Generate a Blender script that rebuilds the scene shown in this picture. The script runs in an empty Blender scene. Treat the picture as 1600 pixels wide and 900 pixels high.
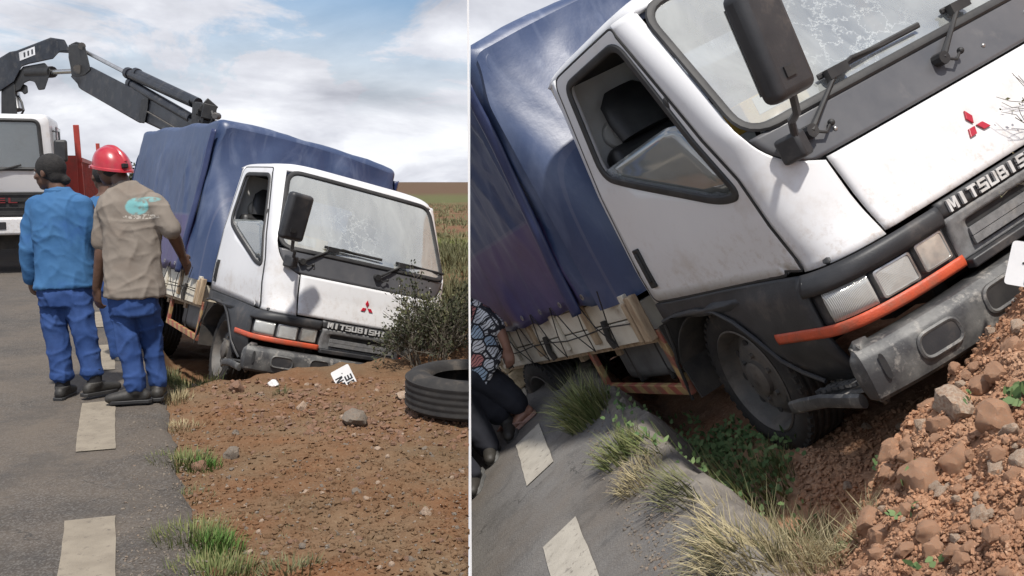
import bpy, bmesh, math, random
import numpy as np
from mathutils import Vector, Matrix, noise
R = math.radians
rng = np.random.default_rng(7)
random.seed(7)
sc = bpy.context.scene
COL = sc.collection

# ------------------------------------------------------------------ camera
FPX = 1500.0                                   # focal length in photo pixels (1600 wide)
PIT = math.atan(167 / FPX)
CAMZ = 1.5
cd = bpy.data.cameras.new('camera')
cam = bpy.data.objects.new('camera', cd)
COL.objects.link(cam)
cam.location = (0, 0, CAMZ)
cam.rotation_euler = (math.pi / 2 - PIT, 0, 0)
cd.sensor_width = 36
cd.lens = 36 * FPX / 1600
cd.clip_start = 0.05
cd.clip_end = 3000
sc.camera = cam
sc.view_settings.view_transform = 'Standard'
sc.view_settings.look = 'None'
sc.view_settings.exposure = 0.46
sc.view_settings.gamma = 1.0
# camera axes in the world: x right, y down the picture, z away
MC = Matrix(((1, 0, 0), (0, -math.sin(PIT), math.cos(PIT)), (0, -math.cos(PIT), -math.sin(PIT))))
CW = Vector((0, 0, CAMZ))


def P(u, v, d):
    """the place that photo pixel (u, v) shows at d metres"""
    return MC @ Vector(((u - 800) / FPX * d, (v - 450) / FPX * d, d)) + CW


def G(u, v, h=0.0):
    """the place on level ground at height h that pixel (u, v) shows"""
    r = MC @ Vector(((u - 800) / FPX, (v - 450) / FPX, 1))
    return CW + r * ((h - CAMZ) / r.z)


def rig(Rm, t):
    m = (MC @ Matrix(Rm)).to_4x4()
    m.translation = MC @ Vector(t) + CW
    return m


RA = ((0.57976387, 0.79031257, 0.19819157), (0.0906473, 0.17917086, -0.97963303), (-0.80972645, 0.58592136, 0.03223709))
TA = (-1.45725224, 1.20669164, 8.13799381)
RB = ((0.29697843, 0.82732635, -0.47679652), (-0.1366658, -0.45735686, -0.87871904), (-0.94505358, 0.32612238, -0.0227579))
TB = (2.2416998, 0.31842466, 3.62158505)
MAT_A = rig(RA, TA)
MAT_B = rig(RB, TB)
# the tilted bank on the right: x across the road, y along it, z out of it
BX, BY, BZ = (0.74564929, -0.66627006, -0.00955719), (-0.06009236, -0.08152231, 0.99485829), (-0.66362342, -0.74124107, -0.1008248)
HB = 1.33
MAT_G = rig(tuple(zip(BX, BY, BZ)), [-c * HB for c in BZ])
MAT_GI = MAT_G.inverted()


def L(u, v, h=0.0):
    """bank-frame point at height h that pixel (u, v) shows"""
    o = MAT_GI @ CW
    d = (MAT_GI.to_3x3() @ (MC @ Vector(((u - 800) / FPX, (v - 450) / FPX, 1))))
    return o + d * ((h - o.z) / d.z)


# ------------------------------------------------------------------ light
SUN = (MC @ Vector((0.045, -0.85, -0.525))).normalized()      # towards the sun
sd = bpy.data.lights.new('sun', 'SUN')
sd.energy = 3.6
sd.angle = R(2.5)
sd.color = (1, 0.95, 0.88)
so = bpy.data.objects.new('sun', sd)
COL.objects.link(so)
so.rotation_euler = SUN.to_track_quat('Z', 'Y').to_euler()
so.location = SUN * 50

wd = bpy.data.worlds.new('World')
sc.world = wd
wd.use_nodes = True
nt = wd.node_tree
for n in list(nt.nodes):
    nt.nodes.remove(n)


def N(t, typ, **kw):
    n = t.nodes.new(typ)
    for k, v in kw.items():
        if k == 'inp':
            for kk, vv in v.items():
                n.inputs[kk].default_value = vv
        else:
            setattr(n, k, v)
    return n


def ramp(t, src, stops, interp='LINEAR'):
    r = t.nodes.new('ShaderNodeValToRGB')
    r.color_ramp.interpolation = interp
    e = r.color_ramp.elements
    while len(e) < len(stops):
        e.new(0.5)
    for i, (p, c) in enumerate(stops):
        e[i].position = p
        e[i].color = (*c, 1) if not isinstance(c, (int, float)) else (c, c, c, 1)
    t.links.new(src, r.inputs[0])
    return r.outputs[0]


def mathn(t, op, a, b=None, clamp=False):
    n = t.nodes.new('ShaderNodeMath')
    n.operation = op
    n.use_clamp = clamp
    for i, x in enumerate((a, b)):
        if x is None:
            continue
        if isinstance(x, (int, float)):
            n.inputs[i].default_value = x
        else:
            t.links.new(x, n.inputs[i])
    return n.outputs[0]


def mixc(t, fac, a, b):
    n = t.nodes.new('ShaderNodeMix')
    n.data_type = 'RGBA'
    for i, x in ((0, fac), (6, a), (7, b)):
        if isinstance(x, (int, float)):
            n.inputs[i].default_value = x
        elif isinstance(x, tuple):
            n.inputs[i].default_value = (*x, 1)
        else:
            t.links.new(x, n.inputs[i])
    return n.outputs[2]


sky = N(nt, 'ShaderNodeTexSky', sky_type='NISHITA', sun_disc=False)
sky.sun_elevation = math.asin(SUN.z)
sky.sun_rotation = math.atan2(SUN.x, SUN.y)
bg1 = N(nt, 'ShaderNodeBackground', inp={'Strength': 0.09})
hs_ = N(nt, 'ShaderNodeHueSaturation', inp={'Saturation': 1.5})
nt.links.new(sky.outputs[0], hs_.inputs['Color'])
nt.links.new(hs_.outputs[0], bg1.inputs[0])
tc = N(nt, 'ShaderNodeTexCoord')
sep = N(nt, 'ShaderNodeSeparateXYZ')
nt.links.new(tc.outputs['Generated'], sep.inputs[0])
den = mathn(nt, 'ADD', mathn(nt, 'MAXIMUM', sep.outputs[2], 0.0), 0.30)
cmb = N(nt, 'ShaderNodeCombineXYZ')
nt.links.new(mathn(nt, 'DIVIDE', sep.outputs[0], den), cmb.inputs[0])
nt.links.new(mathn(nt, 'DIVIDE', sep.outputs[1], den), cmb.inputs[1])


def wnoise(scale, detail, off, rough=0.55, dist=0.4):
    m = N(nt, 'ShaderNodeMapping', inp={'Location': off})
    nt.links.new(cmb.outputs[0], m.inputs[0])
    n = N(nt, 'ShaderNodeTexNoise', inp={'Scale': scale, 'Detail': detail, 'Roughness': rough, 'Distortion': dist})
    nt.links.new(m.outputs[0], n.inputs[0])
    return n.outputs[0]


grey = ramp(nt, wnoise(1.7, 9, (6.6, 2.8, 0), 0.55), [(0.40, (0.74, 0.75, 0.78)), (0.50, (0.57, 0.58, 0.625)), (0.66, (0.36, 0.37, 0.415))])
fine = ramp(nt, wnoise(2.2, 8, (0.3, 7.2, 0), 0.6), [(0.3, (0.86, 0.87, 0.9)), (0.7, (1.08, 1.08, 1.07))])
mm = N(nt, 'ShaderNodeMix', data_type='RGBA', blend_type='MULTIPLY')
mm.inputs[0].default_value = 1
nt.links.new(grey, mm.inputs[6])
nt.links.new(fine, mm.inputs[7])
bg2 = N(nt, 'ShaderNodeBackground', inp={'Strength': 1.0})
nt.links.new(mm.outputs[2], bg2.inputs[0])
cover = mathn(nt, 'MAXIMUM', ramp(nt, wnoise(1.9, 8, (1.1, 8.8, 0), 0.62, 0.6), [(0.40, 0.1), (0.52, 1.0)]), ramp(nt, sep.outputs[2], [(0.06, 1.0), (0.24, 0.0)]))
ms = N(nt, 'ShaderNodeMixShader')
nt.links.new(cover, ms.inputs[0])
nt.links.new(bg1.outputs[0], ms.inputs[1])
nt.links.new(bg2.outputs[0], ms.inputs[2])
wo = N(nt, 'ShaderNodeOutputWorld')
nt.links.new(ms.outputs[0], wo.inputs[0])


# ------------------------------------------------------------------ materials
MATS = {}


def mat(name, col, rough=0.6, col2=None, scale=6.0, lo=0.4, hi=0.65, bump=0.0, bscale=60.0, metal=0.0, spec=0.5,
        grime=None, gscale=3.0, glo=0.52, ghi=0.75, stretch=None, coat=0.0, build=None):
    """procedural surface: base colour, patches of a second colour, grime of a third, relief"""
    m = bpy.data.materials.new(name)
    m.use_nodes = True
    t = m.node_tree
    b = t.nodes['Principled BSDF']
    b.inputs['Roughness'].default_value = rough
    b.inputs['Metallic'].default_value = metal
    b.inputs['Specular IOR Level'].default_value = spec
    b.inputs['Coat Weight'].default_value = coat
    tcn = t.nodes.new('ShaderNodeTexCoord')
    src = tcn.outputs['Object']
    if stretch:
        mp = N(t, 'ShaderNodeMapping', inp={'Scale': stretch})
        t.links.new(src, mp.inputs[0])
        src = mp.outputs[0]

    def nz(s, d=6, r=0.6):
        n = N(t, 'ShaderNodeTexNoise', inp={'Scale': s, 'Detail': d, 'Roughness': r})
        t.links.new(src, n.inputs[0])
        return n.outputs[0]
    c = tuple(col)
    out = None
    if col2:
        out = mixc(t, ramp(t, nz(scale), [(lo, 0.0), (hi, 1.0)]), c, tuple(col2))
    if grime:
        out = mixc(t, ramp(t, nz(gscale, 8, 0.68), [(glo, 0.0), (ghi, 1.0)]), out if out is not None else c, tuple(grime))
    if build:
        out = build(t, b, tcn, out if out is not None else c, nz)
    if out is None or isinstance(out, tuple):
        b.inputs['Base Color'].default_value = (*(out or c), 1)
    else:
        t.links.new(out, b.inputs['Base Color'])
    if bump:
        bn = N(t, 'ShaderNodeBump', inp={'Strength': bump, 'Distance': 0.01})
        t.links.new(nz(bscale, 8, 0.65), bn.inputs['Height'])
        t.links.new(bn.outputs[0], b.inputs['Normal'])
    MATS[name] = m
    return m


def xyz(t, tcn, which='Object'):
    s = t.nodes.new('ShaderNodeSeparateXYZ')
    t.links.new(tcn.outputs[which], s.inputs[0])
    return s.outputs


def glass(name, refl, dust, dcol, streak=(6, 2, 1.2), dlo=0.35, dhi=0.7, tint=(0.9, 0.95, 0.92)):
    m = bpy.data.materials.new(name)
    m.use_nodes = True
    t = m.node_tree
    t.nodes.remove(t.nodes['Principled BSDF'])
    tr = N(t, 'ShaderNodeBsdfTransparent', inp={'Color': (*tint, 1)})
    gl = N(t, 'ShaderNodeBsdfGlossy', inp={'Roughness': 0.06})
    df = N(t, 'ShaderNodeBsdfDiffuse', inp={'Color': (*dcol, 1)})
    fr = N(t, 'ShaderNodeFresnel', inp={'IOR': 1.5})
    m1 = t.nodes.new('ShaderNodeMixShader')
    t.links.new(mathn(t, 'ADD', fr.outputs[0], refl, True), m1.inputs[0])
    t.links.new(tr.outputs[0], m1.inputs[1])
    t.links.new(gl.outputs[0], m1.inputs[2])
    tcn = t.nodes.new('ShaderNodeTexCoord')
    mp = N(t, 'ShaderNodeMapping', inp={'Scale': streak, 'Rotation': (0.3, 0.2, 0.1)})
    t.links.new(tcn.outputs['Object'], mp.inputs[0])
    n = N(t, 'ShaderNodeTexNoise', inp={'Scale': 2.0, 'Detail': 7, 'Roughness': 0.6, 'Distortion': 0.9})
    t.links.new(mp.outputs[0], n.inputs[0])
    m2 = t.nodes.new('ShaderNodeMixShader')
    t.links.new(ramp(t, n.outputs[0], [(dlo, dust * 0.5), (dhi, dust)]), m2.inputs[0])
    t.links.new(m1.outputs[0], m2.inputs[1])
    t.links.new(df.outputs[0], m2.inputs[2])
    t.links.new(m2.outputs[0], t.nodes['Material Output'].inputs[0])
    MATS[name] = m
    return m


def mud_build(t, b, tcn, c, nz):
    o = xyz(t, tcn)
    low = ramp(t, mathn(t, 'ADD', mathn(t, 'MULTIPLY', o[2], 0.5), mathn(t, 'MULTIPLY', mathn(t, 'SUBTRACT', nz(3.5, 6), 0.5), 0.16)), [(0.44, 0.55), (0.60, 0.0)])
    sp = ramp(t, nz(26, 6, 0.75), [(0.50, 0.15), (0.66, 1.0)])
    col = mixc(t, mathn(t, 'MULTIPLY', low, sp), c, (0.33, 0.25, 0.18))
    sc_ = ramp(t, nz(70, 3, 0.8), [(0.70, 0.0), (0.76, 0.6)])
    return mixc(t, sc_, col, (0.3, 0.27, 0.24))


mat('white_paint', (0.68, 0.68, 0.685), 0.32, (0.64, 0.64, 0.65), 1.5, bump=0.06, bscale=5, grime=(0.40, 0.33, 0.26), gscale=3.2, glo=0.54, ghi=0.95, coat=0.2, build=mud_build)
mat('black_trim', (0.022, 0.023, 0.026), 0.5, (0.04, 0.04, 0.042), 5, bump=0.12, bscale=140, grime=(0.12, 0.1, 0.085), gscale=5, glo=0.57, ghi=0.85)
mat('garnish', (0.075, 0.077, 0.085), 0.35, (0.11, 0.11, 0.115), 3, grime=(0.2, 0.19, 0.18), gscale=4, glo=0.6, ghi=0.9)
mat('bumper_plastic', (0.045, 0.045, 0.047), 0.5, (0.15, 0.148, 0.14), 7, 0.42, 0.70, bump=0.18, bscale=90, grime=(0.36, 0.335, 0.3), gscale=16, glo=0.54, ghi=0.74)
mat('rubber', (0.018, 0.018, 0.019), 0.6, (0.035, 0.034, 0.033), 9, bump=0.1, bscale=90)
mat('tyre_rubber', (0.015, 0.014, 0.014), 0.8, (0.034, 0.031, 0.028), 6, bump=0.2, bscale=70, grime=(0.14, 0.11, 0.085), gscale=6, glo=0.54, ghi=0.85)
mat('rim_steel', (0.085, 0.082, 0.078), 0.6, (0.13, 0.115, 0.1), 9, bump=0.2, bscale=60, grime=(0.05, 0.04, 0.035), gscale=12, metal=0.2)
mat('chassis_steel', (0.02, 0.019, 0.018), 0.8, (0.05, 0.042, 0.035), 6, bump=0.3, bscale=40)
mat('chrome', (0.55, 0.55, 0.54), 0.3, (0.35, 0.34, 0.33), 14, metal=0.75, grime=(0.25, 0.22, 0.2), gscale=20)
mat('grille_plastic', (0.2, 0.2, 0.2), 0.5, (0.14, 0.14, 0.14), 30, bump=0.4, bscale=220, grime=(0.3, 0.28, 0.25), gscale=8)
mat('letter_grey', (0.6, 0.6, 0.59), 0.4, (0.48, 0.47, 0.45), 22, grime=(0.3, 0.27, 0.24), gscale=30, glo=0.58)
mat('letter_maroon', (0.16, 0.012, 0.016), 0.6, (0.12, 0.01, 0.012), 30)
mat('emblem_red', (0.42, 0.012, 0.03), 0.35, (0.34, 0.01, 0.025), 30, coat=0.4)
mat('orange_lens', (0.56, 0.095, 0.04), 0.42, (0.44, 0.06, 0.025), 9, bump=0.3, bscale=120, grime=(0.30, 0.13, 0.08), gscale=9, glo=0.48)


def lens_build(t, b, tcn, c, nz):
    w = N(t, 'ShaderNodeTexWave', inp={'Scale': 75.0, 'Distortion': 0.3, 'Detail': 1.0})
    w.bands_direction = 'Y'
    t.links.new(tcn.outputs['Object'], w.inputs[0])
    bn = N(t, 'ShaderNodeBump', inp={'Strength': 0.35, 'Distance': 0.01})
    t.links.new(w.outputs['Fac'], bn.inputs['Height'])
    t.links.new(bn.outputs[0], b.inputs['Normal'])
    return mixc(t, ramp(t, w.outputs['Fac'], [(0.2, 0.0), (0.8, 0.55)]), c, (0.6, 0.6, 0.58))


mat('lens_clear', (0.42, 0.42, 0.40), 0.12, (0.5, 0.5, 0.47), 12, metal=0.2, coat=0.8, build=lens_build)
mat('lens_core', (0.7, 0.7, 0.66), 0.12, (0.5, 0.5, 0.48), 16, metal=0.6, coat=0.6)
mat('interior_grey', (0.62, 0.61, 0.58), 0.7, (0.52, 0.5, 0.47), 4, bump=0.1, bscale=40)
mat('headliner_black', (0.018, 0.018, 0.02), 0.9, (0.03, 0.03, 0.03), 5)
mat('seat_vinyl', (0.015, 0.015, 0.016), 0.45, (0.03, 0.03, 0.03), 8, bump=0.1, bscale=120)


def tarp_build(t, b, tcn, c, nz):
    o = xyz(t, tcn)
    low = ramp(t, mathn(t, 'ADD', o[2], mathn(t, 'MULTIPLY', nz(1.2), 0.04)), [(0.797, 1.0), (0.8, 0.0)])   # z / 2 below
    sc2 = t.nodes.new('ShaderNodeMapping')
    t.links.new(tcn.outputs['Object'], sc2.inputs[0])
    half = mathn(t, 'MULTIPLY', mathn(t, 'ADD', o[2], 0.0), 0.5)
    low = ramp(t, half, [(0.792, 1.0), (0.796, 0.0)])
    front = mathn(t, 'LESS_THAN', o[0], -1.9)
    f = mathn(t, 'MULTIPLY', mathn(t, 'MULTIPLY', low, front), 0.75)
    col = mixc(t, f, c, (0.07, 0.048, 0.13))
    seam = mathn(t, 'LESS_THAN', mathn(t, 'ABSOLUTE', mathn(t, 'SUBTRACT', mathn(t, 'FRACT', mathn(t, 'ADD', mathn(t, 'MULTIPLY', o[0], 1.05), 0.2)), 0.5)), 0.010)
    hs = mathn(t, 'LESS_THAN', mathn(t, 'ABSOLUTE', mathn(t, 'SUBTRACT', o[2], 1.59)), 0.012)
    col = mixc(t, mathn(t, 'MULTIPLY', mathn(t, 'MAXIMUM', seam, mathn(t, 'MULTIPLY', hs, front)), 0.5), col, (0.09, 0.10, 0.16))
    col = mixc(t, ramp(t, nz(2.3, 9, 0.72), [(0.5, 0.0), (0.7, 0.3)]), col, (0.10, 0.12, 0.2))
    # pale paint smears and chafing, stronger in front to paint in its sheen
    mp = N(t, 'ShaderNodeMapping', inp={'Scale': (1.9, 2.4, 0.8)})
    t.links.new(tcn.outputs['Object'], mp.inputs[0])
    n = N(t, 'ShaderNodeTexNoise', inp={'Scale': 2.0, 'Detail': 5, 'Roughness': 0.55, 'Distortion': 0.7})
    t.links.new(mp.outputs[0], n.inputs[0])
    fmask = mathn(t, 'ADD', mathn(t, 'MULTIPLY', mathn(t, 'SUBTRACT', 1.0, front), 0.28), 0.05)
    return mixc(t, mathn(t, 'MULTIPLY', ramp(t, n.outputs[0], [(0.52, 0.0), (0.74, 1.0)]), fmask), col, (0.24, 0.28, 0.38))


mat('tarp_blue', (0.026, 0.047, 0.112), 0.42, (0.04, 0.064, 0.138), 1.3, bump=0.16, bscale=16, spec=0.6, build=tarp_build)
mat('tarp_edge', (0.016, 0.026, 0.085), 0.4, (0.03, 0.042, 0.11), 5, coat=0.2)
mat('cream_board', (0.62, 0.58, 0.49), 0.65, (0.5, 0.45, 0.36), 3, bump=0.15, bscale=30, grime=(0.14, 0.09, 0.055), gscale=5, glo=0.56, ghi=0.8)
mat('bare_wood', (0.42, 0.32, 0.21), 0.75, (0.27, 0.19, 0.12), 6, bump=0.3, bscale=30, grime=(0.12, 0.06, 0.035), gscale=5, stretch=(4, 4, 0.8))
mat('rope_black', (0.02, 0.018, 0.017), 0.8, (0.035, 0.03, 0.028), 60)


def stripe_build(t, b, tcn, c, nz):
    o = xyz(t, tcn)
    s = mathn(t, 'FRACT', mathn(t, 'MULTIPLY', mathn(t, 'ADD', mathn(t, 'ADD', o[0], o[2]), 9.0), 7.0))
    col = mixc(t, ramp(t, s, [(0.45, 0.0), (0.52, 1.0)]), (0.36, 0.07, 0.045), (0.46, 0.32, 0.12))
    return mixc(t, ramp(t, nz(7, 8, 0.7), [(0.34, 0.15), (0.6, 0.92)]), col, (0.17, 0.095, 0.06))


mat('guard_stripes', (0.3, 0.1, 0.06), 0.6, build=stripe_build, bump=0.2, bscale=40)
mat('tank_grey', (0.09, 0.09, 0.088), 0.6, (0.15, 0.15, 0.145), 4, grime=(0.05, 0.045, 0.04), gscale=6)
mat('plate_white', (0.74, 0.74, 0.74), 0.4, (0.66, 0.66, 0.66), 8, grime=(0.4, 0.3, 0.22), gscale=14, glo=0.6, ghi=0.9)
mat('ink_black', (0.012, 0.012, 0.014), 0.5, (0.02, 0.02, 0.02), 40)
mat('yellow_box', (0.62, 0.4, 0.06), 0.6, (0.55, 0.3, 0.05), 8)
mat('paper_white', (0.7, 0.69, 0.66), 0.7, (0.62, 0.6, 0.58), 10)
glass('windscreen_glass', 0.32, 0.38, (0.78, 0.81, 0.78), (0.8, 2.0, 0.8), 0.3, 0.75)  # the pale dust film also stands in for sky reflection and glare
t_ = MATS['windscreen_glass'].node_tree
tc_ = t_.nodes.new('ShaderNodeTexCoord')
s_ = xyz(t_, tc_)
dd_ = mathn(t_, 'ADD', mathn(t_, 'POWER', mathn(t_, 'SUBTRACT', s_[1], -.12), 2), mathn(t_, 'POWER', mathn(t_, 'SUBTRACT', s_[2], 1.62), 2))
v_ = N(t_, 'ShaderNodeTexVoronoi', feature='DISTANCE_TO_EDGE', inp={'Scale': 7.0})
nw_ = N(t_, 'ShaderNodeTexNoise', inp={'Scale': 6.0, 'Detail': 8.0, 'Roughness': 0.7})
t_.links.new(tc_.outputs['Object'], nw_.inputs[0])
va_ = N(t_, 'ShaderNodeVectorMath', operation='MULTIPLY_ADD', inp={1: (0.35, 0.35, 0.35)})
t_.links.new(nw_.outputs['Color'], va_.inputs[0])
t_.links.new(tc_.outputs['Object'], va_.inputs[2])
t_.links.new(va_.outputs[0], v_.inputs[0])
ck_ = mathn(t_, 'MULTIPLY', ramp(t_, v_.outputs['Distance'], [(0.006, 1.0), (0.022, 0.0)]), ramp(t_, dd_, [(0.005, 0.4), (0.10, 0.0)]))
ds_ = N(t_, 'ShaderNodeBsdfDiffuse', inp={'Color': (0.8, 0.84, 0.82, 1)})
mx_ = t_.nodes.new('ShaderNodeMixShader')
o_ = t_.nodes['Material Output']
t_.links.new(ck_, mx_.inputs[0])
t_.links.new(o_.inputs[0].links[0].from_socket, mx_.inputs[1])
t_.links.new(ds_.outputs[0], mx_.inputs[2])
t_.links.new(mx_.outputs[0], o_.inputs[0])
glass('window_glass', 0.30, 0.42, (0.42, 0.45, 0.45), (2, 2, 2), 0.3, 0.75)
glass('dark_glass', 0.12, 0.3, (0.25, 0.27, 0.28), (2, 2, 2))


def asphalt_build(t, b, tcn, c, nz):
    v = N(t, 'ShaderNodeTexVoronoi', inp={'Scale': 130.0})
    t.links.new(tcn.outputs['Object'], v.inputs[0])
    bn = N(t, 'ShaderNodeBump', inp={'Strength': 0.35, 'Distance': 0.006})
    t.links.new(v.outputs['Distance'], bn.inputs['Height'])
    t.links.new(bn.outputs[0], b.inputs['Normal'])
    f = mixc(t, ramp(t, v.outputs['Color'], [(0.45, 0.0), (0.95, 0.6)]), c, (0.2, 0.19, 0.175))
    f = mixc(t, ramp(t, nz(0.45, 8, 0.72), [(0.44, 0.0), (0.64, 0.8)]), f, (0.125, 0.1, 0.076))
    f = mixc(t, ramp(t, nz(1.7, 9, 0.78), [(0.5, 0.0), (0.62, 0.45)]), f, (0.05, 0.045, 0.04))
    f = mixc(t, ramp(t, nz(5.5, 9, 0.75), [(0.54, 0.0), (0.72, 0.6)]), f, (0.045, 0.042, 0.04))
    ck = N(t, 'ShaderNodeTexVoronoi', feature='DISTANCE_TO_EDGE', inp={'Scale': 0.9})
    mp = N(t, 'ShaderNodeVectorMath', operation='ADD')
    nn_ = N(t, 'ShaderNodeTexNoise', inp={'Scale': 3.0, 'Detail': 6.0})
    t.links.new(tcn.outputs['Object'], nn_.inputs[0])
    t.links.new(tcn.outputs['Object'], mp.inputs[0])
    t.links.new(nn_.outputs['Color'], mp.inputs[1])
    t.links.new(mp.outputs[0], ck.inputs[0])
    crack = mathn(t, 'MULTIPLY', ramp(t, ck.outputs['Distance'], [(0.002, 1.0), (0.007, 0.0)]), ramp(t, nz(0.8, 3), [(0.52, 0.0), (0.6, 0.8)]))
    return mixc(t, crack, f, (0.025, 0.023, 0.02))


mat('asphalt', (0.12, 0.114, 0.108), 0.85, (0.15, 0.142, 0.132), 2.5, build=asphalt_build)
mat('asphalt_brown', (0.047, 0.039, 0.032), 0.85, (0.066, 0.054, 0.043), 1.6, build=asphalt_build)
mat('road_paint', (0.41, 0.375, 0.315), 0.8, (0.33, 0.30, 0.25), 7, bump=0.3, bscale=120, grime=(0.15, 0.13, 0.11), gscale=26, glo=0.57, ghi=0.68)
mat('road_paint_dusty', (0.25, 0.215, 0.165), 0.8, (0.20, 0.17, 0.13), 7, bump=0.3, bscale=120, grime=(0.12, 0.1, 0.08), gscale=26, glo=0.57, ghi=0.7)


def dirt_mat(name, a, b2, dust, dusts, edge=None):
    def bld(t, b, tcn, c, nz):
        col = mixc(t, ramp(t, nz(dusts, 8, 0.7), [(0.45, 0.0), (0.7, 0.8)]), c, dust)
        if edge:
            o = xyz(t, tcn)
            f = ramp(t, mathn(t, 'ADD', o[0], mathn(t, 'MULTIPLY', mathn(t, 'SUBTRACT', nz(3.0, 6), 0.5), 0.5)), [(0.0, 1.0), (0.2, 0.0)])
            col = mixc(t, f, col, edge)
        col = mixc(t, ramp(t, nz(14, 8, 0.75), [(0.5, 0.0), (0.72, 0.7)]), col, tuple(x * 0.62 for x in a))
        return mixc(t, ramp(t, nz(60, 4, 0.7), [(0.55, 0.0), (0.75, 0.8)]), col, tuple(min(1, x * 1.35) for x in dust))
    return mat(name, a, 0.95, b2, 1.3, 0.38, 0.64, bump=1.0, bscale=48, spec=0.15, build=bld)


dirt_mat('dirt_red', (0.165, 0.083, 0.042), (0.142, 0.093, 0.055), (0.19, 0.138, 0.088), 1.0)
dirt_mat('dirt_pale', (0.40, 0.215, 0.125), (0.31, 0.17, 0.105), (0.48, 0.33, 0.225), 1.6, (0.17, 0.145, 0.12))
mat('stone_red', (0.21, 0.11, 0.065), 0.9, (0.16, 0.1, 0.07), 9, bump=0.6, bscale=50, grime=(0.24, 0.18, 0.13), gscale=12)
mat('stone_grey', (0.2, 0.165, 0.13), 0.9, (0.14, 0.12, 0.1), 9, bump=0.6, bscale=40, grime=(0.2, 0.12, 0.075), gscale=8)
mat('stone_pale', (0.42, 0.34, 0.26), 0.9, (0.26, 0.19, 0.14), 9, bump=0.6, bscale=40, grime=(0.3, 0.15, 0.08), gscale=8, glo=0.45)
mat('stone_rust', (0.40, 0.22, 0.13), 0.9, (0.32, 0.185, 0.115), 9, bump=0.7, bscale=60, grime=(0.44, 0.30, 0.205), gscale=9)


def leafmat(name, a, b2):
    def bld(t, b, tcn, c, nz):
        oi = t.nodes.new('ShaderNodeNewGeometry')
        return mixc(t, ramp(t, oi.outputs['Random Per Island'], [(0.0, 0.0), (1.0, 1.0)]), a, b2)
    m = mat(name, a, 0.7, build=bld, spec=0.25)
    return m


leafmat('grass_green', (0.08, 0.112, 0.034), (0.22, 0.22, 0.095))
leafmat('grass_lush', (0.05, 0.125, 0.022), (0.12, 0.19, 0.05))
leafmat('grass_dry', (0.22, 0.18, 0.095), (0.42, 0.36, 0.22))
leafmat('grass_olive', (0.09, 0.1, 0.045), (0.2, 0.19, 0.1))
leafmat('bush_leaf', (0.026, 0.033, 0.017), (0.07, 0.072, 0.038))
leafmat('grass_rough', (0.05, 0.056, 0.026), (0.13, 0.12, 0.06))
leafmat('weed_leaf', (0.06, 0.115, 0.04), (0.15, 0.21, 0.085))
mat('twig', (0.1, 0.085, 0.065), 0.9, (0.16, 0.14, 0.11), 20)


def field_build(t, b, tcn, c, nz):
    o = xyz(t, tcn)
    yy = mathn(t, 'ADD', o[1], mathn(t, 'MULTIPLY', mathn(t, 'SUBTRACT', nz(0.12, 5), 0.5), 14.0))
    n = mathn(t, 'DIVIDE', yy, 400.0, True)
    band = ramp(t, n, [(0.0, (0.17, 0.09, 0.05)), (0.045, (0.17, 0.09, 0.05)), (0.052, (0.10, 0.13, 0.035)), (0.062, (0.115, 0.135, 0.04)),
                       (0.075, (0.16, 0.085, 0.05)), (0.15, (0.155, 0.085, 0.05)), (0.19, (0.1, 0.11, 0.045)), (0.26, (0.105, 0.1, 0.045)), (0.33, (0.11, 0.062, 0.043)), (1.0, (0.11, 0.065, 0.045))])
    g = mixc(t, ramp(t, nz(0.9, 8, 0.75), [(0.46, 0.0), (0.64, 0.85)]), band, (0.09, 0.085, 0.035))
    return mixc(t, ramp(t, nz(2.6, 8, 0.75), [(0.52, 0.0), (0.68, 0.7)]), g, (0.09, 0.045, 0.027))


mat('field_soil', (0.14, 0.075, 0.045), 0.95, build=field_build, bump=0.8, bscale=3, spec=0.1)
mat('rod_white', (0.8, 0.8, 0.8), 0.7, (0.76, 0.76, 0.76), 2)


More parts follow.
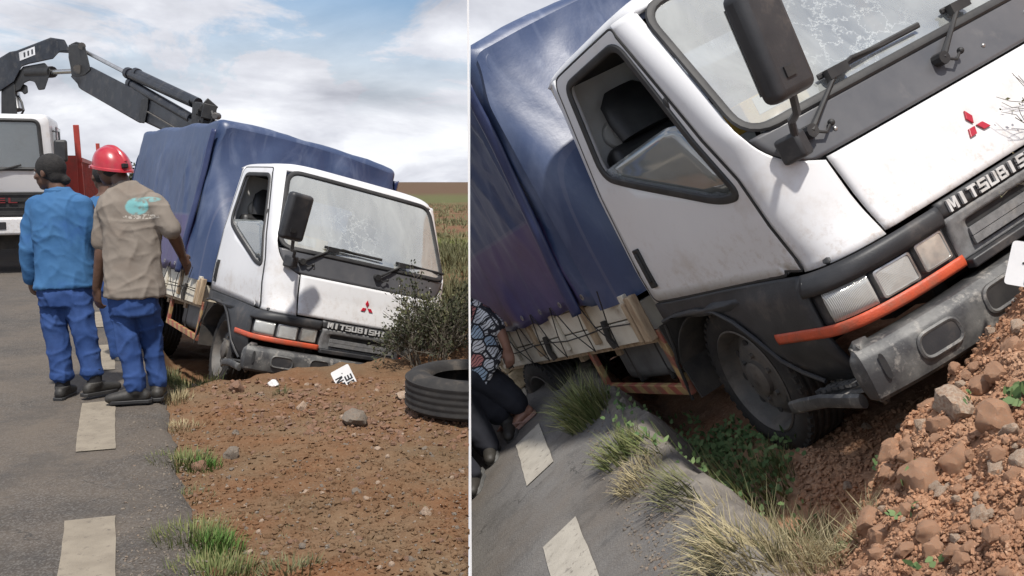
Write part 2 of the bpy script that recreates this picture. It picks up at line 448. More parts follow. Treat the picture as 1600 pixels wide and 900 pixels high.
# ------------------------------------------------------------------ mesh building
class MB:
    def __init__(s):
        s.v = []
        s.f = []

    def add(s, vs, fs):
        o = len(s.v)
        s.v += [tuple(p) for p in vs]
        s.f += [tuple(i + o for i in f) for f in fs]
        return s

    def box(s, c, d, rot=None):
        x, y, z = d[0] / 2, d[1] / 2, d[2] / 2
        vs = [Vector((a, b, e)) for a in (-x, x) for b in (-y, y) for e in (-z, z)]
        if rot is not None:
            vs = [rot @ p for p in vs]
        c = Vector(c)
        return s.add([p + c for p in vs], [(0, 1, 3, 2), (4, 6, 7, 5), (0, 4, 5, 1), (2, 3, 7, 6), (0, 2, 6, 4), (1, 5, 7, 3)])

    def bar(s, a, b, w, h, up=(0, 0, 1)):
        a, b = Vector(a), Vector(b)
        d = b - a
        z = d.normalized()
        x = Vector(up).cross(z)
        if x.length < 1e-4:
            x = Vector((1, 0, 0)).cross(z)
        x.normalize()
        y = z.cross(x)
        m = Matrix((x, y, z)).transposed()
        return s.box((a + b) / 2, (w, h, d.length), m)

    def loft(s, rings, cap=True, closed=False):
        n = len(rings[0])
        vs = [p for r in rings for p in r]
        fs = []
        m = len(rings)
        for i in range(m if closed else m - 1):
            for j in range(n):
                a, b = i * n + j, i * n + (j + 1) % n
                c, d = ((i + 1) % m) * n + (j + 1) % n, ((i + 1) % m) * n + j
                fs.append((a, b, c, d))
        if cap and not closed:
            fs.append(tuple(range(n))[::-1])
            fs.append(tuple((m - 1) * n + j for j in range(n)))
        return s.add(vs, fs)

    def tube(s, pts, r, n=8, cap=True, flat=1.0, side=None):
        pts = [Vector(p) for p in pts]
        rs = r if isinstance(r, (list, tuple)) else [r] * len(pts)
        rings = []
        px = None
        for i, p in enumerate(pts):
            d = (pts[min(i + 1, len(pts) - 1)] - pts[max(i - 1, 0)])
            d = d.normalized() if d.length > 1e-9 else Vector((0, 0, 1))
            if px is None:
                px = Vector(side) if side is not None else (Vector((0, 0, 1)) if abs(d.z) < 0.9 else Vector((1, 0, 0)))
            x = px - d * px.dot(d)
            if x.length < 1e-6:
                x = d.orthogonal()
            x.normalize()
            y = d.cross(x)
            px = x
            rr = rs[i]
            rx, ry = rr if isinstance(rr, (list, tuple)) else (rr, rr * flat)
            rings.append([p + x * math.cos(2 * math.pi * k / n) * rx + y * math.sin(2 * math.pi * k / n) * ry for k in range(n)])
        return s.loft(rings, cap)

    def grid(s, fn, nu, nv):
        vs = [fn(i / nu, j / nv) for i in range(nu + 1) for j in range(nv + 1)]
        fs = [(i * (nv + 1) + j, (i + 1) * (nv + 1) + j, (i + 1) * (nv + 1) + j + 1, i * (nv + 1) + j + 1) for i in range(nu) for j in range(nv)]
        return s.add(vs, fs)

    def ball(s, c, r, nu=12, nv=8, rot=None):
        r = (r, r, r) if isinstance(r, (int, float)) else r
        c = Vector(c)
        rings = []
        for j in range(1, nv):
            a = math.pi * j / nv
            ring = [Vector((math.sin(a) * math.cos(2 * math.pi * i / nu) * r[0], math.sin(a) * math.sin(2 * math.pi * i / nu) * r[1], math.cos(a) * r[2])) for i in range(nu)]
            rings.append([(rot @ p if rot is not None else p) + c for p in ring])
        o = len(s.v)
        s.loft(rings, cap=False)
        top = Vector((0, 0, r[2]))
        bot = -top
        if rot is not None:
            top, bot = rot @ top, rot @ bot
        k = len(s.v)
        s.v += [tuple(top + c), tuple(bot + c)]
        last = o + (nv - 2) * nu
        s.f += [(k, o + (i + 1) % nu, o + i) for i in range(nu)] + [(k + 1, last + i, last + (i + 1) % nu) for i in range(nu)]
        return s

    def lathe(s, prof, axis_o, n=40, cap=False):
        """profile of (radius, offset) turned about the y axis through axis_o"""
        o = Vector(axis_o)
        rings = [[o + Vector((r * math.cos(2 * math.pi * k / n), y, r * math.sin(2 * math.pi * k / n))) for k in range(n)] for r, y in prof]
        return s.loft(rings, cap)

    def build(s, name, m, parent=None, smooth=True, bevel=0, solid=0, ang=35, off=-1, seg=2, out=None):
        me = bpy.data.meshes.new(name)
        me.from_pydata(s.v, [], s.f)
        me.update()
        bm = bmesh.new()
        bm.from_mesh(me)
        bmesh.ops.recalc_face_normals(bm, faces=bm.faces)
        if out is not None:
            v = Vector((0, 0, 0))
            for f in bm.faces:
                v += f.normal * f.calc_area()
            if v.dot(Vector(out)) < 0:
                bmesh.ops.reverse_faces(bm, faces=bm.faces)
        bm.to_mesh(me)
        bm.free()
        return link(name, me, m, parent, smooth, bevel, solid, ang, off, seg)


def link(name, me, m, parent=None, smooth=True, bevel=0, solid=0, ang=35, off=-1, seg=2):
    me.materials.append(MATS[m] if isinstance(m, str) else m)
    if smooth:
        me.polygons.foreach_set('use_smooth', [True] * len(me.polygons))
        if ang < 180:
            me.set_sharp_from_angle(angle=R(ang))
    o = bpy.data.objects.new(name, me)
    COL.objects.link(o)
    if parent is not None:
        o.parent = parent
    if solid:
        md = o.modifiers.new('solid', 'SOLIDIFY')
        md.thickness = solid
        md.offset = off
    if bevel:
        md = o.modifiers.new('bevel', 'BEVEL')
        md.width = bevel
        md.segments = seg
        md.limit_method = 'ANGLE'
        md.angle_limit = R(40)
    return o


def empty(name, loc=None, m=None):
    o = bpy.data.objects.new(name, None)
    COL.objects.link(o)
    o.empty_display_size = 0.2
    if m is not None:
        o.matrix_world = m
    if loc is not None:
        o.location = loc
    return o


def tag(o, label=None, cat=None, group=None, kind=None):
    for k, v in (('label', label), ('category', cat), ('group', group), ('kind', kind)):
        if v:
            o[k] = v
    return o


def freeze(o):
    """replace the mesh of o by its mesh with modifiers applied"""
    bpy.context.view_layer.update()
    dg = bpy.context.evaluated_depsgraph_get()
    me = bpy.data.meshes.new_from_object(o.evaluated_get(dg))
    o.modifiers.clear()
    o.data = me


def nz3(x, y, z=0.0):
    return noise.noise(Vector((x, y, z)))


def fbm(x, y, z=0.0, o=4):
    return noise.fractal(Vector((x, y, z)), 1.0, 2.0, o)


def sstep(a, b, x):
    t = min(1, max(0, (x - a) / (b - a)))
    return t * t * (3 - 2 * t)


def lerp(tab, x):
    return float(np.interp(x, [a for a, _ in tab], [b for _, b in tab]))


def roundpoly(pts, rads, seg=6):
    out = []
    n = len(pts)
    for i in range(n):
        p = Vector(pts[i]); a = Vector(pts[i - 1]); b = Vector(pts[(i + 1) % n])
        r = rads[i] if isinstance(rads, (list, tuple)) else rads
        if r <= 0:
            out.append(tuple(p)); continue
        da, db = (a - p), (b - p)
        la, lb = min(r, da.length * 0.45), min(r, db.length * 0.45)
        s, e = p + da.normalized() * la, p + db.normalized() * lb
        for k in range(seg + 1):
            t = k / seg
            q = s * (1 - t) ** 2 + p * 2 * t * (1 - t) + e * t * t
            out.append(tuple(q))
    return out


def densify(poly, step):
    out = []
    for i in range(len(poly)):
        a, b = Vector(poly[i]), Vector(poly[(i + 1) % len(poly)])
        k = max(1, int((b - a).length / step))
        out += [tuple(a.lerp(b, j / k)) for j in range(k)]
    return out


def raycast(poly, c, ang):
    d = (math.cos(ang), math.sin(ang))
    best = None
    for i in range(len(poly)):
        ax, ay = poly[i][0] - c[0], poly[i][1] - c[1]
        bx, by = poly[(i + 1) % len(poly)][0] - c[0], poly[(i + 1) % len(poly)][1] - c[1]
        ex, ey = bx - ax, by - ay
        det = d[0] * -ey + d[1] * ex
        if abs(det) < 1e-12:
            continue
        t = (ax * -ey + ay * ex) / det
        s = (d[0] * ay - d[1] * ax) / det
        if t > 1e-9 and -1e-6 <= s <= 1 + 1e-6 and (best is None or t < best):
            best = t
    return (c[0] + d[0] * best, c[1] + d[1] * best)


def holed(mb, outer, inner, c, fmap, rings=6):
    """sheet between two outlines that are both star-shaped about c, mapped by fmap(p, q)"""
    A = sorted({round(math.atan2(p[1] - c[1], p[0] - c[0]), 5) for p in densify(outer, 0.08) + list(inner)})
    vs, fs = [], []
    n = len(A)
    for a in A:
        o, i = raycast(outer, c, a), raycast(inner, c, a)
        for k in range(rings + 1):
            t = k / rings
            vs.append(fmap(i[0] + (o[0] - i[0]) * t, i[1] + (o[1] - i[1]) * t))
    w = rings + 1
    for j in range(n):
        for k in range(rings):
            fs.append((j * w + k, j * w + k + 1, ((j + 1) % n) * w + k + 1, ((j + 1) % n) * w + k))
    return mb.add(vs, fs)


def filled(mb, poly, fmap, rings=5, c=None):
    poly = densify(poly, 0.06)
    if c is None:
        c = (sum(p[0] for p in poly) / len(poly), sum(p[1] for p in poly) / len(poly))
    n = len(poly)
    vs = [fmap(*c)]
    fs = []
    for k in range(1, rings + 1):
        t = k / rings
        vs += [fmap(c[0] + (p[0] - c[0]) * t, c[1] + (p[1] - c[1]) * t) for p in poly]
    for j in range(n):
        fs.append((0, 1 + j, 1 + (j + 1) % n))
        for k in range(rings - 1):
            a = 1 + k * n
            fs.append((a + j, a + n + j, a + n + (j + 1) % n, a + (j + 1) % n))
    return mb.add(vs, fs)


# block letters as quads in a unit cell
def strokes(ch):
    t = 0.24
    def r(x0, y0, x1, y1): return [(x0, y0), (x1, y0), (x1, y1), (x0, y1)]
    top, midb, bot = r(0, 1 - t * .8, 1, 1), r(0, .5 - t * .4, 1, .5 + t * .4), r(0, 0, 1, t * .8)
    lf, rt = r(0, 0, t, 1), r(1 - t, 0, 1, 1)
    lu, ld, ru, rd = r(0, .5, t, 1), r(0, 0, t, .5), r(1 - t, .5, 1, 1), r(1 - t, 0, 1, .5)
    D = {'M': [lf, rt, [(t * .6, 1), (t * 1.4, 1), (.6, .2), (.4, .2)], [(1 - t * 1.4, 1), (1 - t * .6, 1), (.6, .2), (.4, .2)]],
         'I': [r(.33, 0, .67, 1)], 'T': [top, r(.37, 0, .63, .85)], 'S': [top, midb, bot, lu, rd], 'U': [lf, rt, bot],
         'B': [lf, r(0, 1 - t * .8, .92, 1), r(0, .5 - t * .4, .92, .5 + t * .4), r(0, 0, .92, t * .8), r(.92 - t, .52, .94, .95), r(1 - t, .05, 1, .48)],
         'H': [lf, rt, midb], 'D': [lf, r(0, 1 - t * .8, .85, 1), r(0, 0, .85, t * .8), r(1 - t, .12, 1, .88)],
         'E': [lf, top, midb, bot], 'L': [lf, bot], '3': [top, midb, bot, rt], '0': [top, bot, lf, rt], '6': [top, midb, bot, lf, rd],
         'N': [lf, rt, [(t * .4, 1), (t * 1.5, 1), (1 - t * .4, 0), (1 - t * 1.5, 0)]], 'G': [top, bot, lf, rd, r(.5, .38, 1, .56)]}
    return D[ch]


def letter(mb, ch, fmap, depth):
    """fmap(a, b, h) places cell coordinates a, b and height h"""
    for k, q in enumerate(strokes(ch)):
        e = depth + k * 0.0004
        vs = [fmap(a, b, h) for h in (0, e) for a, b in q]
        mb.add(vs, [(3, 2, 1, 0), (4, 5, 6, 7), (0, 1, 5, 4), (1, 2, 6, 5), (2, 3, 7, 6), (3, 0, 4, 7)])


# ------------------------------------------------------------------ the cargo truck (x forward, y to its left, z up)
FZ = [(0.3, .03), (.88, .03), (1.07, -.030), (1.23, -.062), (1.43, -.112), (2.09, -.51), (2.2, -.59)]
WZ = [(0.3, .875), (.89, .872), (1.1, .885), (1.5, .875), (2.05, .818), (2.2, .79)]
XD = [(0.3, -.19), (.89, -.19), (1.3, -.285), (2.1, -.665), (2.2, -.71)]


def S(y, z):
    k = sstep(.86, 1.02, z)
    return lerp(FZ, z) - (.12 + .02 * k) * (abs(y) / .85) ** (7 - 2.0 * k)


def W(x, z):
    return lerp(WZ, z) - 0.05 * sstep(-1.2, -.25, x) * sstep(.80, .93, z)


def yin(z):
    if z <= 1.235:
        return .60
    if z < 1.47:
        t = (z - 1.235) / .235
        return .60 + .185 * math.sqrt(1 - (1 - t) ** 2)
    return .785 - (z - 1.47) / .62 * .085


def corner(z, t, y0):
    x0 = S(y0, z)
    xd = lerp(XD, z)
    w = W(xd, z)
    kk = sstep(.86, 1.02, z)
    sl = (.12 + .02 * kk) * (7 - 2.0 * kk) / .85 * (y0 / .85) ** (6 - 2.0 * kk)
    c = Vector((max(x0 - sl * (w - y0), xd + .02), w))
    p = Vector((x0, y0)) * (1 - t) ** 2 + c * 2 * t * (1 - t) + Vector((xd, w)) * t * t
    return p


def half_outline(z, y0, x1, n=40):
    """from y0 on the front round the corner to x1 on the side; even steps"""
    pts = []
    yc = max(.60, y0)
    if y0 < .60:
        pts += [Vector((S(y0 + (.60 - y0) * k / 12, z), y0 + (.60 - y0) * k / 12)) for k in range(12)]
    pts += [corner(z, k / 16, yc) for k in range(17)]
    xd = lerp(XD, z)
    if x1 < xd:
        pts += [Vector((xd + (x1 - xd) * k / 8, W(xd + (x1 - xd) * k / 8, z))) for k in range(1, 9)]
    else:
        cut = [p for p in pts if p.x > x1 or p.y < .6]
        pts = cut if len(cut) > 2 else pts
    ln = [0]
    for a, b in zip(pts, pts[1:]):
        ln.append(ln[-1] + (b - a).length)
    out = []
    for k in range(n + 1):
        s = ln[-1] * k / n
        i = min(max(1, int(np.searchsorted(ln, s))), len(pts) - 1)
        f = (s - ln[i - 1]) / max(ln[i] - ln[i - 1], 1e-9)
        out.append(pts[i - 1].lerp(pts[i], f))
    return out


def strip(mb, side, z0, z1, y0, x1, proud, n=30, bulge=0.0, nz_=4, y0b=None):
    cols = []
    for j in range(nz_ + 1):
        z = z0 + (z1 - z0) * j / nz_
        ln = half_outline(z, y0 if y0b is None else y0 + (y0b - y0) * j / nz_, x1, n)
        b = proud + bulge * math.sin(math.pi * j / nz_)
        for k, p in enumerate(ln):
            a, c = ln[max(k - 1, 0)], ln[min(k + 1, n)]
            t = (c - a).normalized()
            q = p + Vector((t.y, -t.x)) * b
            cols.append((q.x, side * q.y, z))
    w = n + 1
    mb.add(cols, [(j * w + k, j * w + k + 1, (j + 1) * w + k + 1, (j + 1) * w + k) for j in range(nz_) for k in range(n)])
    return mb


def build_truck():
    root = empty('cargo_truck')
    # --- front sheet metal
    mb = MB()

    def hatch(u, v):
        y, z = -.594 + 1.188 * u, .905 + .322 * v
        e = min(u, 1 - u) * 1.188
        return (S(y, z) + .012 * sstep(0, .03, e) + .006 * math.sin(v * math.pi), y, z)
    mb.grid(hatch, 60, 14)
    hatch_o = mb.build('front_panel', 'white_paint', root, solid=.02, out=(1, 0, 0))
    em = MB()
    for a in (90, 210, 330):
        d = Vector((math.cos(R(a)), math.sin(R(a))))
        s_ = Vector((math.cos(R(a + 90)), math.sin(R(a + 90))))
        q = [d * .006, d * .034 + s_ * .0165, d * .064, d * .034 - s_ * .0165]
        f = [(S(p.x, 1.06 + p.y) + .018, p.x, 1.06 + p.y) for p in q]
        b = [(x + .009, y, z) for x, y, z in f]
        em.add(f + b, [(0, 1, 2, 3), (4, 7, 6, 5), (0, 4, 5, 1), (1, 5, 6, 2), (2, 6, 7, 3), (3, 7, 4, 0)])
    em.build('emblem', 'emblem_red', hatch_o, smooth=False, bevel=.002)
    for s in (-1, 1):
        mb = MB()

        def cp(u, v):
            z = .892 + 1.203 * v
            p = corner(z, u, yin(z) + .003)
            return (p.x, s * p.y, z)
        mb.grid(cp, 16, 48)
        mb.build('corner_panel', 'white_paint', root, solid=.02, out=(1, s, 0))
    mb = MB()

    def gar(u, v):
        z = 1.236 + .176 * v
        y = (2 * u - 1) * (yin(z) - .004)
        return (S(y, z) + .002, y, z)
    mb.grid(gar, 60, 12)
    g = mb.build('garnish_panel', 'garnish', root, solid=.02, out=(1, 0, 0))
    for y in (-.62, -.50, .30, .62):
        z = 1.30 if abs(y) < .6 else 1.335
        mb = MB()
        mb.ball((S(y, z) + .004, y, z), (.006, .009, .009), 8, 6)
        mb.build('screw', 'chrome', g)
    # --- windscreen
    loop = roundpoly([(-.775, 1.425), (.775, 1.425), (.688, 2.082), (-.688, 2.082)], .11)
    mb = MB()
    filled(mb, loop, lambda y, z: (S(y, z) - .004, y, z), 8, (0, 1.75))
    mb.build('windscreen', 'windscreen_glass', root)
    dl = densify(loop, .05)
    mb = MB()
    pts = [Vector((S(y, z) + .002, y, z)) for y, z in dl]
    n = len(pts)
    rings = []
    for i in range(n):
        d = (pts[(i + 1) % n] - pts[i - 1]).normalized()
        nx = Vector((1, 0, .5)).normalized()
        b = d.cross(nx).normalized()
        rings.append([pts[i] + b * .021 * math.cos(a) + nx * .012 * math.sin(a) for a in [2 * math.pi * k / 8 for k in range(8)]])
    mb.loft(rings, closed=True)
    mb.build('windscreen_seal', 'rubber', root)
    # --- roof
    mb = MB()

    def roof(u, v):
        yv = 2 * v - 1
        e = 1 - abs(yv) ** 6
        xf = S(.69 * yv, 2.085) + .004 if True else 0
        xr = -1.37
        x = xf + (xr - xf) * u
        w = W(max(x, -1.3), 2.09) if u > .02 else .70
        w = lerp([(0, .705), (.06, .74), (.15, .77), (.3, .79), (1, .81)], u)
        z = 2.084 + .085 * math.sqrt(max(0, e)) * (1 - max(0, 1 - u / .16) ** 2.2) * (1 - .25 * max(0, (u - .8) / .2) ** 2)
        return (x, yv * w, z)
    mb.grid(roof, 30, 40)
    mb.build('roof', 'white_paint', root, solid=.02, ang=60, out=(0, 0, 1))
    mb = MB()
    mb.box((-.98, 0, 2.045), (.72, 1.5, .02))
    mb.build('headliner', 'headliner_black', root)
    # --- doors
    outer = [(lerp(XD, .9) - .008, .9)] + [(lerp(XD, z) - .008, z) for z in (1.0, 1.15, 1.3, 1.5, 1.7, 1.9, 2.04)] + \
        roundpoly([(-.655, 2.085), (-1.262, 2.085), (-1.297, .945), (-.30, .896)], [.03, .06, .05, 0.02])
    outer = [p for p in outer]
    win = roundpoly([(-.325, 1.245), (-.665, 2.02), (-1.165, 2.02), (-1.175, 1.575), (-.46, 1.255)], [.05, .07, .06, .09, .1])
    cen = (-.82, 1.66)
    for s in (-1, 1):
        fm = lambda x, z: (x, s * (W(x, z) + .004), z)
        mb = MB()
        holed(mb, outer, win, cen, fm, 9)
        door = mb.build('door', 'white_paint', root, solid=.03, out=(0, s, 0))
        mb = MB()
        od = [Vector((x, s * (W(x, z) + .0015), z)) for x, z in densify(outer, .05)]
        mb.tube(od + od[:1], [(.004, .0075)] * (len(od) + 1), 6, side=(0, 1, 0))
        mb.build('door_gap_shade', 'rubber', door)  # dark tube put in as the shade of the door gap
        # window rubber
        mb = MB()
        dw = densify(win, .04)
        pts = [Vector((x, s * (W(x, z) + .004), z)) for x, z in dw]
        n = len(pts)
        rings = []
        for i in range(n):
            d = (pts[(i + 1) % n] - pts[i - 1]).normalized()
            nx = Vector((0, s, 0))
            b = d.cross(nx).normalized()
            rings.append([pts[i] + b * .019 * math.cos(a) + nx * .010 * math.sin(a) for a in [2 * math.pi * k / 8 for k in range(8)]])
        mb.loft(rings, closed=True)
        mb.build('window_seal', 'rubber', door)
        gp = [(-1.165, 1.597), (-.60, 1.615), (-.52, 1.60), (-.345, 1.285), (-.46, 1.262), (-1.165, 1.577)] if s < 0 else win
        mb = MB()
        filled(mb, gp, lambda x, z: (x, s * (W(x, z) - .012), z), 3)
        mb.build('window_pane', 'window_glass', door, solid=.004)
        mb = MB()
        mb.box((0, 0, 0), (.056, .014, .20))
        mb.v = [(x - 1.205 + z * .02, s * (W(-1.2, 1.1) + .006 + y), z + 1.115) for x, y, z in mb.v]
        h = mb.build('door_handle', 'rubber', door, bevel=.006, seg=3)
        mb = MB()
        mb.box((-1.2, s * (W(-1.2, 1.1) + .014), 1.12), (.024, .02, .15))
        mb.build('lever', 'rubber', h, bevel=.006)
        mb = MB()
        mb.lathe([(.0, 0), (.012, 0), (.012, .006), (0, .006)], (-1.145, s * (W(-1.15, 1.03) + .003), 1.03), 12)
        mb.build('lock', 'chrome', door)
        mb = MB()
        mb.ball((-.50, s * (W(-.5, 1.72) + .004), 1.69), (.016, .01, .03), 10, 6)
        mb.build('door_cap', 'rubber', door)
        # pillar behind the door
        mb = MB()
        mb.grid(lambda u, v: (-1.27 - .1 * u, s * (W(-1.3, .94 + 1.15 * v) + .002 - .03 * u ** 2), .94 + 1.15 * v), 6, 20)
        mb.build('rear_pillar', 'white_paint', root, solid=.02, out=(0, s, 0))
    # --- back of the cab
    mb = MB()
    holed(mb, [(-.83, .9), (.83, .9), (.80, 2.09), (-.80, 2.09)], roundpoly([(-.34, 1.67), (.34, 1.67), (.34, 1.96), (-.34, 1.96)], .06), (0, 1.8), lambda y, z: (-1.345, y, z), 4)
    for y, z in ((-.62, 1.74), (-.62, 1.5), (.62, 1.74)):
        mb.lathe([(.055, 0), (.05, .012), (.035, .014), (.03, .004), (0, .004)], (0, 0, 0), 18)
        k = 5 * 18
        mb.v[-k:] = [(-1.345 + b, y + a, z + c) for a, b, c in mb.v[-k:]]
    bk = mb.build('cab_back', 'interior_grey', root, solid=.02, out=(1, 0, 0))
    mb = MB()
    lp = densify(roundpoly([(-.34, 1.67), (.34, 1.67), (.34, 1.96), (-.34, 1.96)], .06), .05)
    pts = [(-1.34, y, z) for y, z in lp]
    mb.tube(pts + pts[:1], .017, 8)
    mb.build('window_seal', 'rubber', bk)
    mb = MB()
    filled(mb, lp, lambda y, z: (-1.347, y, z), 2)
    mb.build('window_pane', 'dark_glass', bk)
    mb = MB()
    mb.box((-.7, 0, .90), (1.25, 1.62, .03)).box((-.36, 0, 1.33), (.34, 1.5, .12)).box((-.20, 0, 1.08), (.12, 1.45, .34))
    mb.build('dashboard', 'seat_vinyl', root, bevel=.03)
    mb = MB()
    mb.box((-.43, -.46, 1.50), (.12, .34, .11), Matrix.Rotation(.1, 3, 'Z'))
    yb = mb.build('carton', 'yellow_box', root, bevel=.004)
    mb = MB()
    mb.box((-.368, -.48, 1.515), (.006, .16, .07), Matrix.Rotation(.1, 3, 'Z'))
    mb.build('carton_label', 'paper_white', yb)
    for y in (-.55, .38):
        mb = MB()
        mb.box((-1.18, y, 1.42), (.13, .46, .52), Matrix.Rotation(R(-12), 3, 'Y')).box((-.92, y, 1.16), (.50, .48, .14))
        seat = mb.build('seat', 'seat_vinyl', root, bevel=.05, seg=4)
        mb = MB()
        mb.tube([(-1.17, y, 1.68), (-1.19, y, 1.78), (-1.215, y, 1.87), (-1.225, y, 1.925)], [(.05, .15), (.055, .16), (.05, .145), (.02, .085)], 20, side=(1, 0, 0))
        mb.build('headrest', 'seat_vinyl', seat)
    mb = MB()
    ax = Vector((-.55, 0, .83)).normalized()
    e1 = Vector((0, 1, 0)); e2 = ax.cross(e1)
    c = Vector((-.62, -.42, 1.40))
    ringp = [c + (e1 * math.cos(a) + e2 * math.sin(a)) * .2 for a in [2 * math.pi * k / 28 for k in range(29)]]
    mb.tube(ringp, .014, 8)
    mb.tube([c, c - ax * .3], .025, 8)
    for a in (0, 120, 240):
        mb.tube([c, c + (e1 * math.cos(R(a)) + e2 * math.sin(R(a))) * .2], .012, 6)
    mb.build('steering_wheel', 'seat_vinyl', root)
    # --- lower front
    mb = MB()
    for s in (-1, 1):
        strip(mb, s, .812, .888, .385, -.20, .016, bulge=.008)
    for s in (-1, 1):
        mb = MB()
        strip(mb, s, .808, .888, .385, -.205, .016, bulge=.010)
        mb.build('headlight_brow', 'black_trim', root, solid=.02, out=(1, s, 0))
        mb = MB()
        strip(mb, s, .655, .812, .385, -.19, -.012)
        mb.build('headlight_panel', 'black_trim', root, solid=.02, out=(1, s, 0))
        for name, y0, y1, z0, z1 in (('headlight', .412, .545, .70, .808), ('headlight', .572, .725, .695, .802)):
            mb = MB()
            fr = lambda a, b: (S(a, b) + .0, s * a, b)
            lp = roundpoly([(y0, z0), (y1, z0), (y1, z1), (y0, z1)], .012, 3)
            mid = ((y0 + y1) / 2, (z0 + z1) / 2)
            sh = [((p[0] - mid[0]) * .9 + mid[0], (p[1] - mid[1]) * .88 + mid[1]) for p in lp]
            rings = [[(S(a, b) - .012, s * a, b) for a, b in lp], [(S(a, b) + .012, s * a, b) for a, b in lp], [(S(a, b) + .013, s * a, b) for a, b in sh], [(S(a, b) + .002, s * a, b) for a, b in sh]]
            mb.loft(rings, cap=False)
            hl = mb.build(name, 'chrome', root)
            mb = MB()
            filled(mb, sh, lambda a, b: (S(a, b) + .007 + .006 * (1 - ((a - mid[0]) / .08) ** 2), s * a, b), 4)
            mb.build('lens', 'lens_clear' if y0 > .5 else 'lens_core', hl)
        mb = MB()
        strip(mb, s, .692, .805, .742, -.125, .010, n=14, bulge=.006)
        cl = mb.build('corner_lamp', 'lens_clear', root, solid=.02, out=(1, s, 0))
        mb = MB()
        strip(mb, s, .715, .77, .765, -.10, .013, n=8)
        mb.build('bulb_housing', 'lens_core', cl, solid=.008, out=(1, s, 0))
        mb = MB()
        strip(mb, s, .644, .688, .375, -.50, .010, n=40, bulge=.004)
        mb.build('indicator_strip', 'orange_lens', root, solid=.02, out=(1, s, 0))
        # panel under the door, with the arch cut out
        poly = [(-.195, .884), (-.195, .45), (-.40, .45), (-.50, .50), (-.56, .57), (-.63, .68), (-.73, .775), (-.84, .835), (-.98, .862), (-1.16, .862), (-1.31, .845), (-1.31, .935), (-.75, .912)]
        mb = MB()
        filled(mb, poly, lambda x, z: (x, s * (W(x, max(z, .7)) + .006 - .05 * sstep(.64, .45, z)), z), 6, (-.60, .84))
        fd = mb.build('fender', 'black_trim', root, solid=.02, out=(0, s, 0))
        mb = MB()
        mb.tube([(x, s * (W(x, max(z, .7)) + .014 - .05 * sstep(.64, .45, z)), z) for x, z in poly[2:11]], .010, 8)
        mb.build('arch_lip', 'black_trim', fd)
        mb = MB()
        mb.grid(lambda u, v: (-1.0 + .46 * math.cos(R(20 + 140 * u)), s * (.86 - .32 * v), .42 + .43 * math.sin(R(20 + 140 * u))), 16, 2)
        mb.build('wheel_well', 'chassis_steel', root, solid=.01)
        # step
        mb = MB()
        mb.tube([(-.66, s * .87, .355), (-.52, s * .905, .385), (-.36, s * .915, .405), (-.12, s * .92, .40)], [(.012, .03), (.016, .03), (.018, .03), (.018, .03)], 8, side=(0, 1, 0))
        st = mb.build('step_rail', 'bumper_plastic', root)
        mb = MB()
        for i in range(8):
            for j in range(5):
                mb.box((-.42 + i * .04 + (j % 2) * .02, s * (.70 + j * .042), .425 + .004 * i), (.026, .03, .012))
        mb.box((-.28, s * .78, .416), (.36, .26, .006), Matrix.Rotation(R(-5.5), 3, 'Y'))
        mb.build('tread_plate', 'bumper_plastic', st, smooth=False)
        if s > 0:
            continue
        # mirror
        mb = MB()
        mb.box((0, 0, 0), (.085, .205, .37))
        rot = Matrix.Rotation(R(-14 * s), 3, 'Z') @ Matrix.Rotation(R(6), 3, 'Y')
        mb.v = [tuple(rot @ Vector(p) + Vector((.305, s * .892, 1.655))) for p in mb.v]
        mi = mb.build('mirror', 'black_trim', root, bevel=.032, seg=4)
        mb = MB()
        mb.box((-.045, 0, 0), (.004, .17, .29))
        mb.v = [tuple(rot @ Vector(p) + Vector((.305, s * .892, 1.655))) for p in mb.v]
        mb.build('mirror_glass', 'window_glass', mi)
        mb = MB()
        mb.box((.046, s * .02, -.105), (.006, .05, .035))
        mb.v = [tuple(rot @ Vector(p) + Vector((.305, s * .892, 1.655))) for p in mb.v]
        mb.build('mirror_badge', 'rubber', mi)
        mb = MB()
        mb.tube([(-.06, s * .705, 1.30), (-.03, s * .705, 1.38), (.0, s * .72, 1.405), (.10, s * .79, 1.405), (.16, s * .81, 1.42), (.27, s * .865, 1.52)], .014, 8)
        ar = mb.build('mirror_arm', 'black_trim', mi)
        mb = MB()
        mb.box((-.085, s * .70, 1.315), (.10, .075, .10), Matrix.Rotation(R(25 * -s), 3, 'Z'))
        mb.build('arm_base', 'black_trim', ar, bevel=.014)
    for y0, ye in ((-.605, -.352), (.065, .318)):
        p0 = Vector((S(y0, 1.335) + .035, y0, 1.335))
        p1 = Vector((S(ye, 1.50) + .045, ye, 1.485))
        mb = MB()
        mb.tube([p0 - Vector((.05, 0, 0)), p0 + Vector((.012, 0, 0))], .026, 10)
        mb.tube([p0, p0.lerp(p1, .35), p1], [.015, .011, .008], 8)
        wi = mb.build('wiper', 'rubber', root)
        mb = MB()
        b0, b1 = Vector((S(ye - .04, 1.50) + .022, ye - .07, 1.495)), Vector((S(ye + .45, 1.49) + .026, ye + .46, 1.492))
        mb.tube([b0, b0.lerp(b1, .5), b1], [(.012, .006)] * 3, 6)
        q = b0.lerp(b1, .3)
        mb.tube([p1, q + Vector((.02, 0, .01)), b0.lerp(b1, .6)], .007, 6)
        mb.box(p1, (.03, .10, .04))
        mb.build('wiper_blade', 'rubber', wi)
        mb = MB()
        mb.tube([p0, p0 + Vector((.01, .05, -.03)), p0 + Vector((0, .09, -.01))], .006, 6)
        mb.ball(p0 + Vector((.0, .095, -.008)), .014, 8, 6)
        mb.build('washer_jet', 'rubber', wi)
    # --- grille with letters
    mb = MB()
    mb.grid(lambda u, v: (S(.38 * (2 * u - 1), .88) - .012, .38 * (2 * u - 1), .645 + .245 * v), 20, 4)
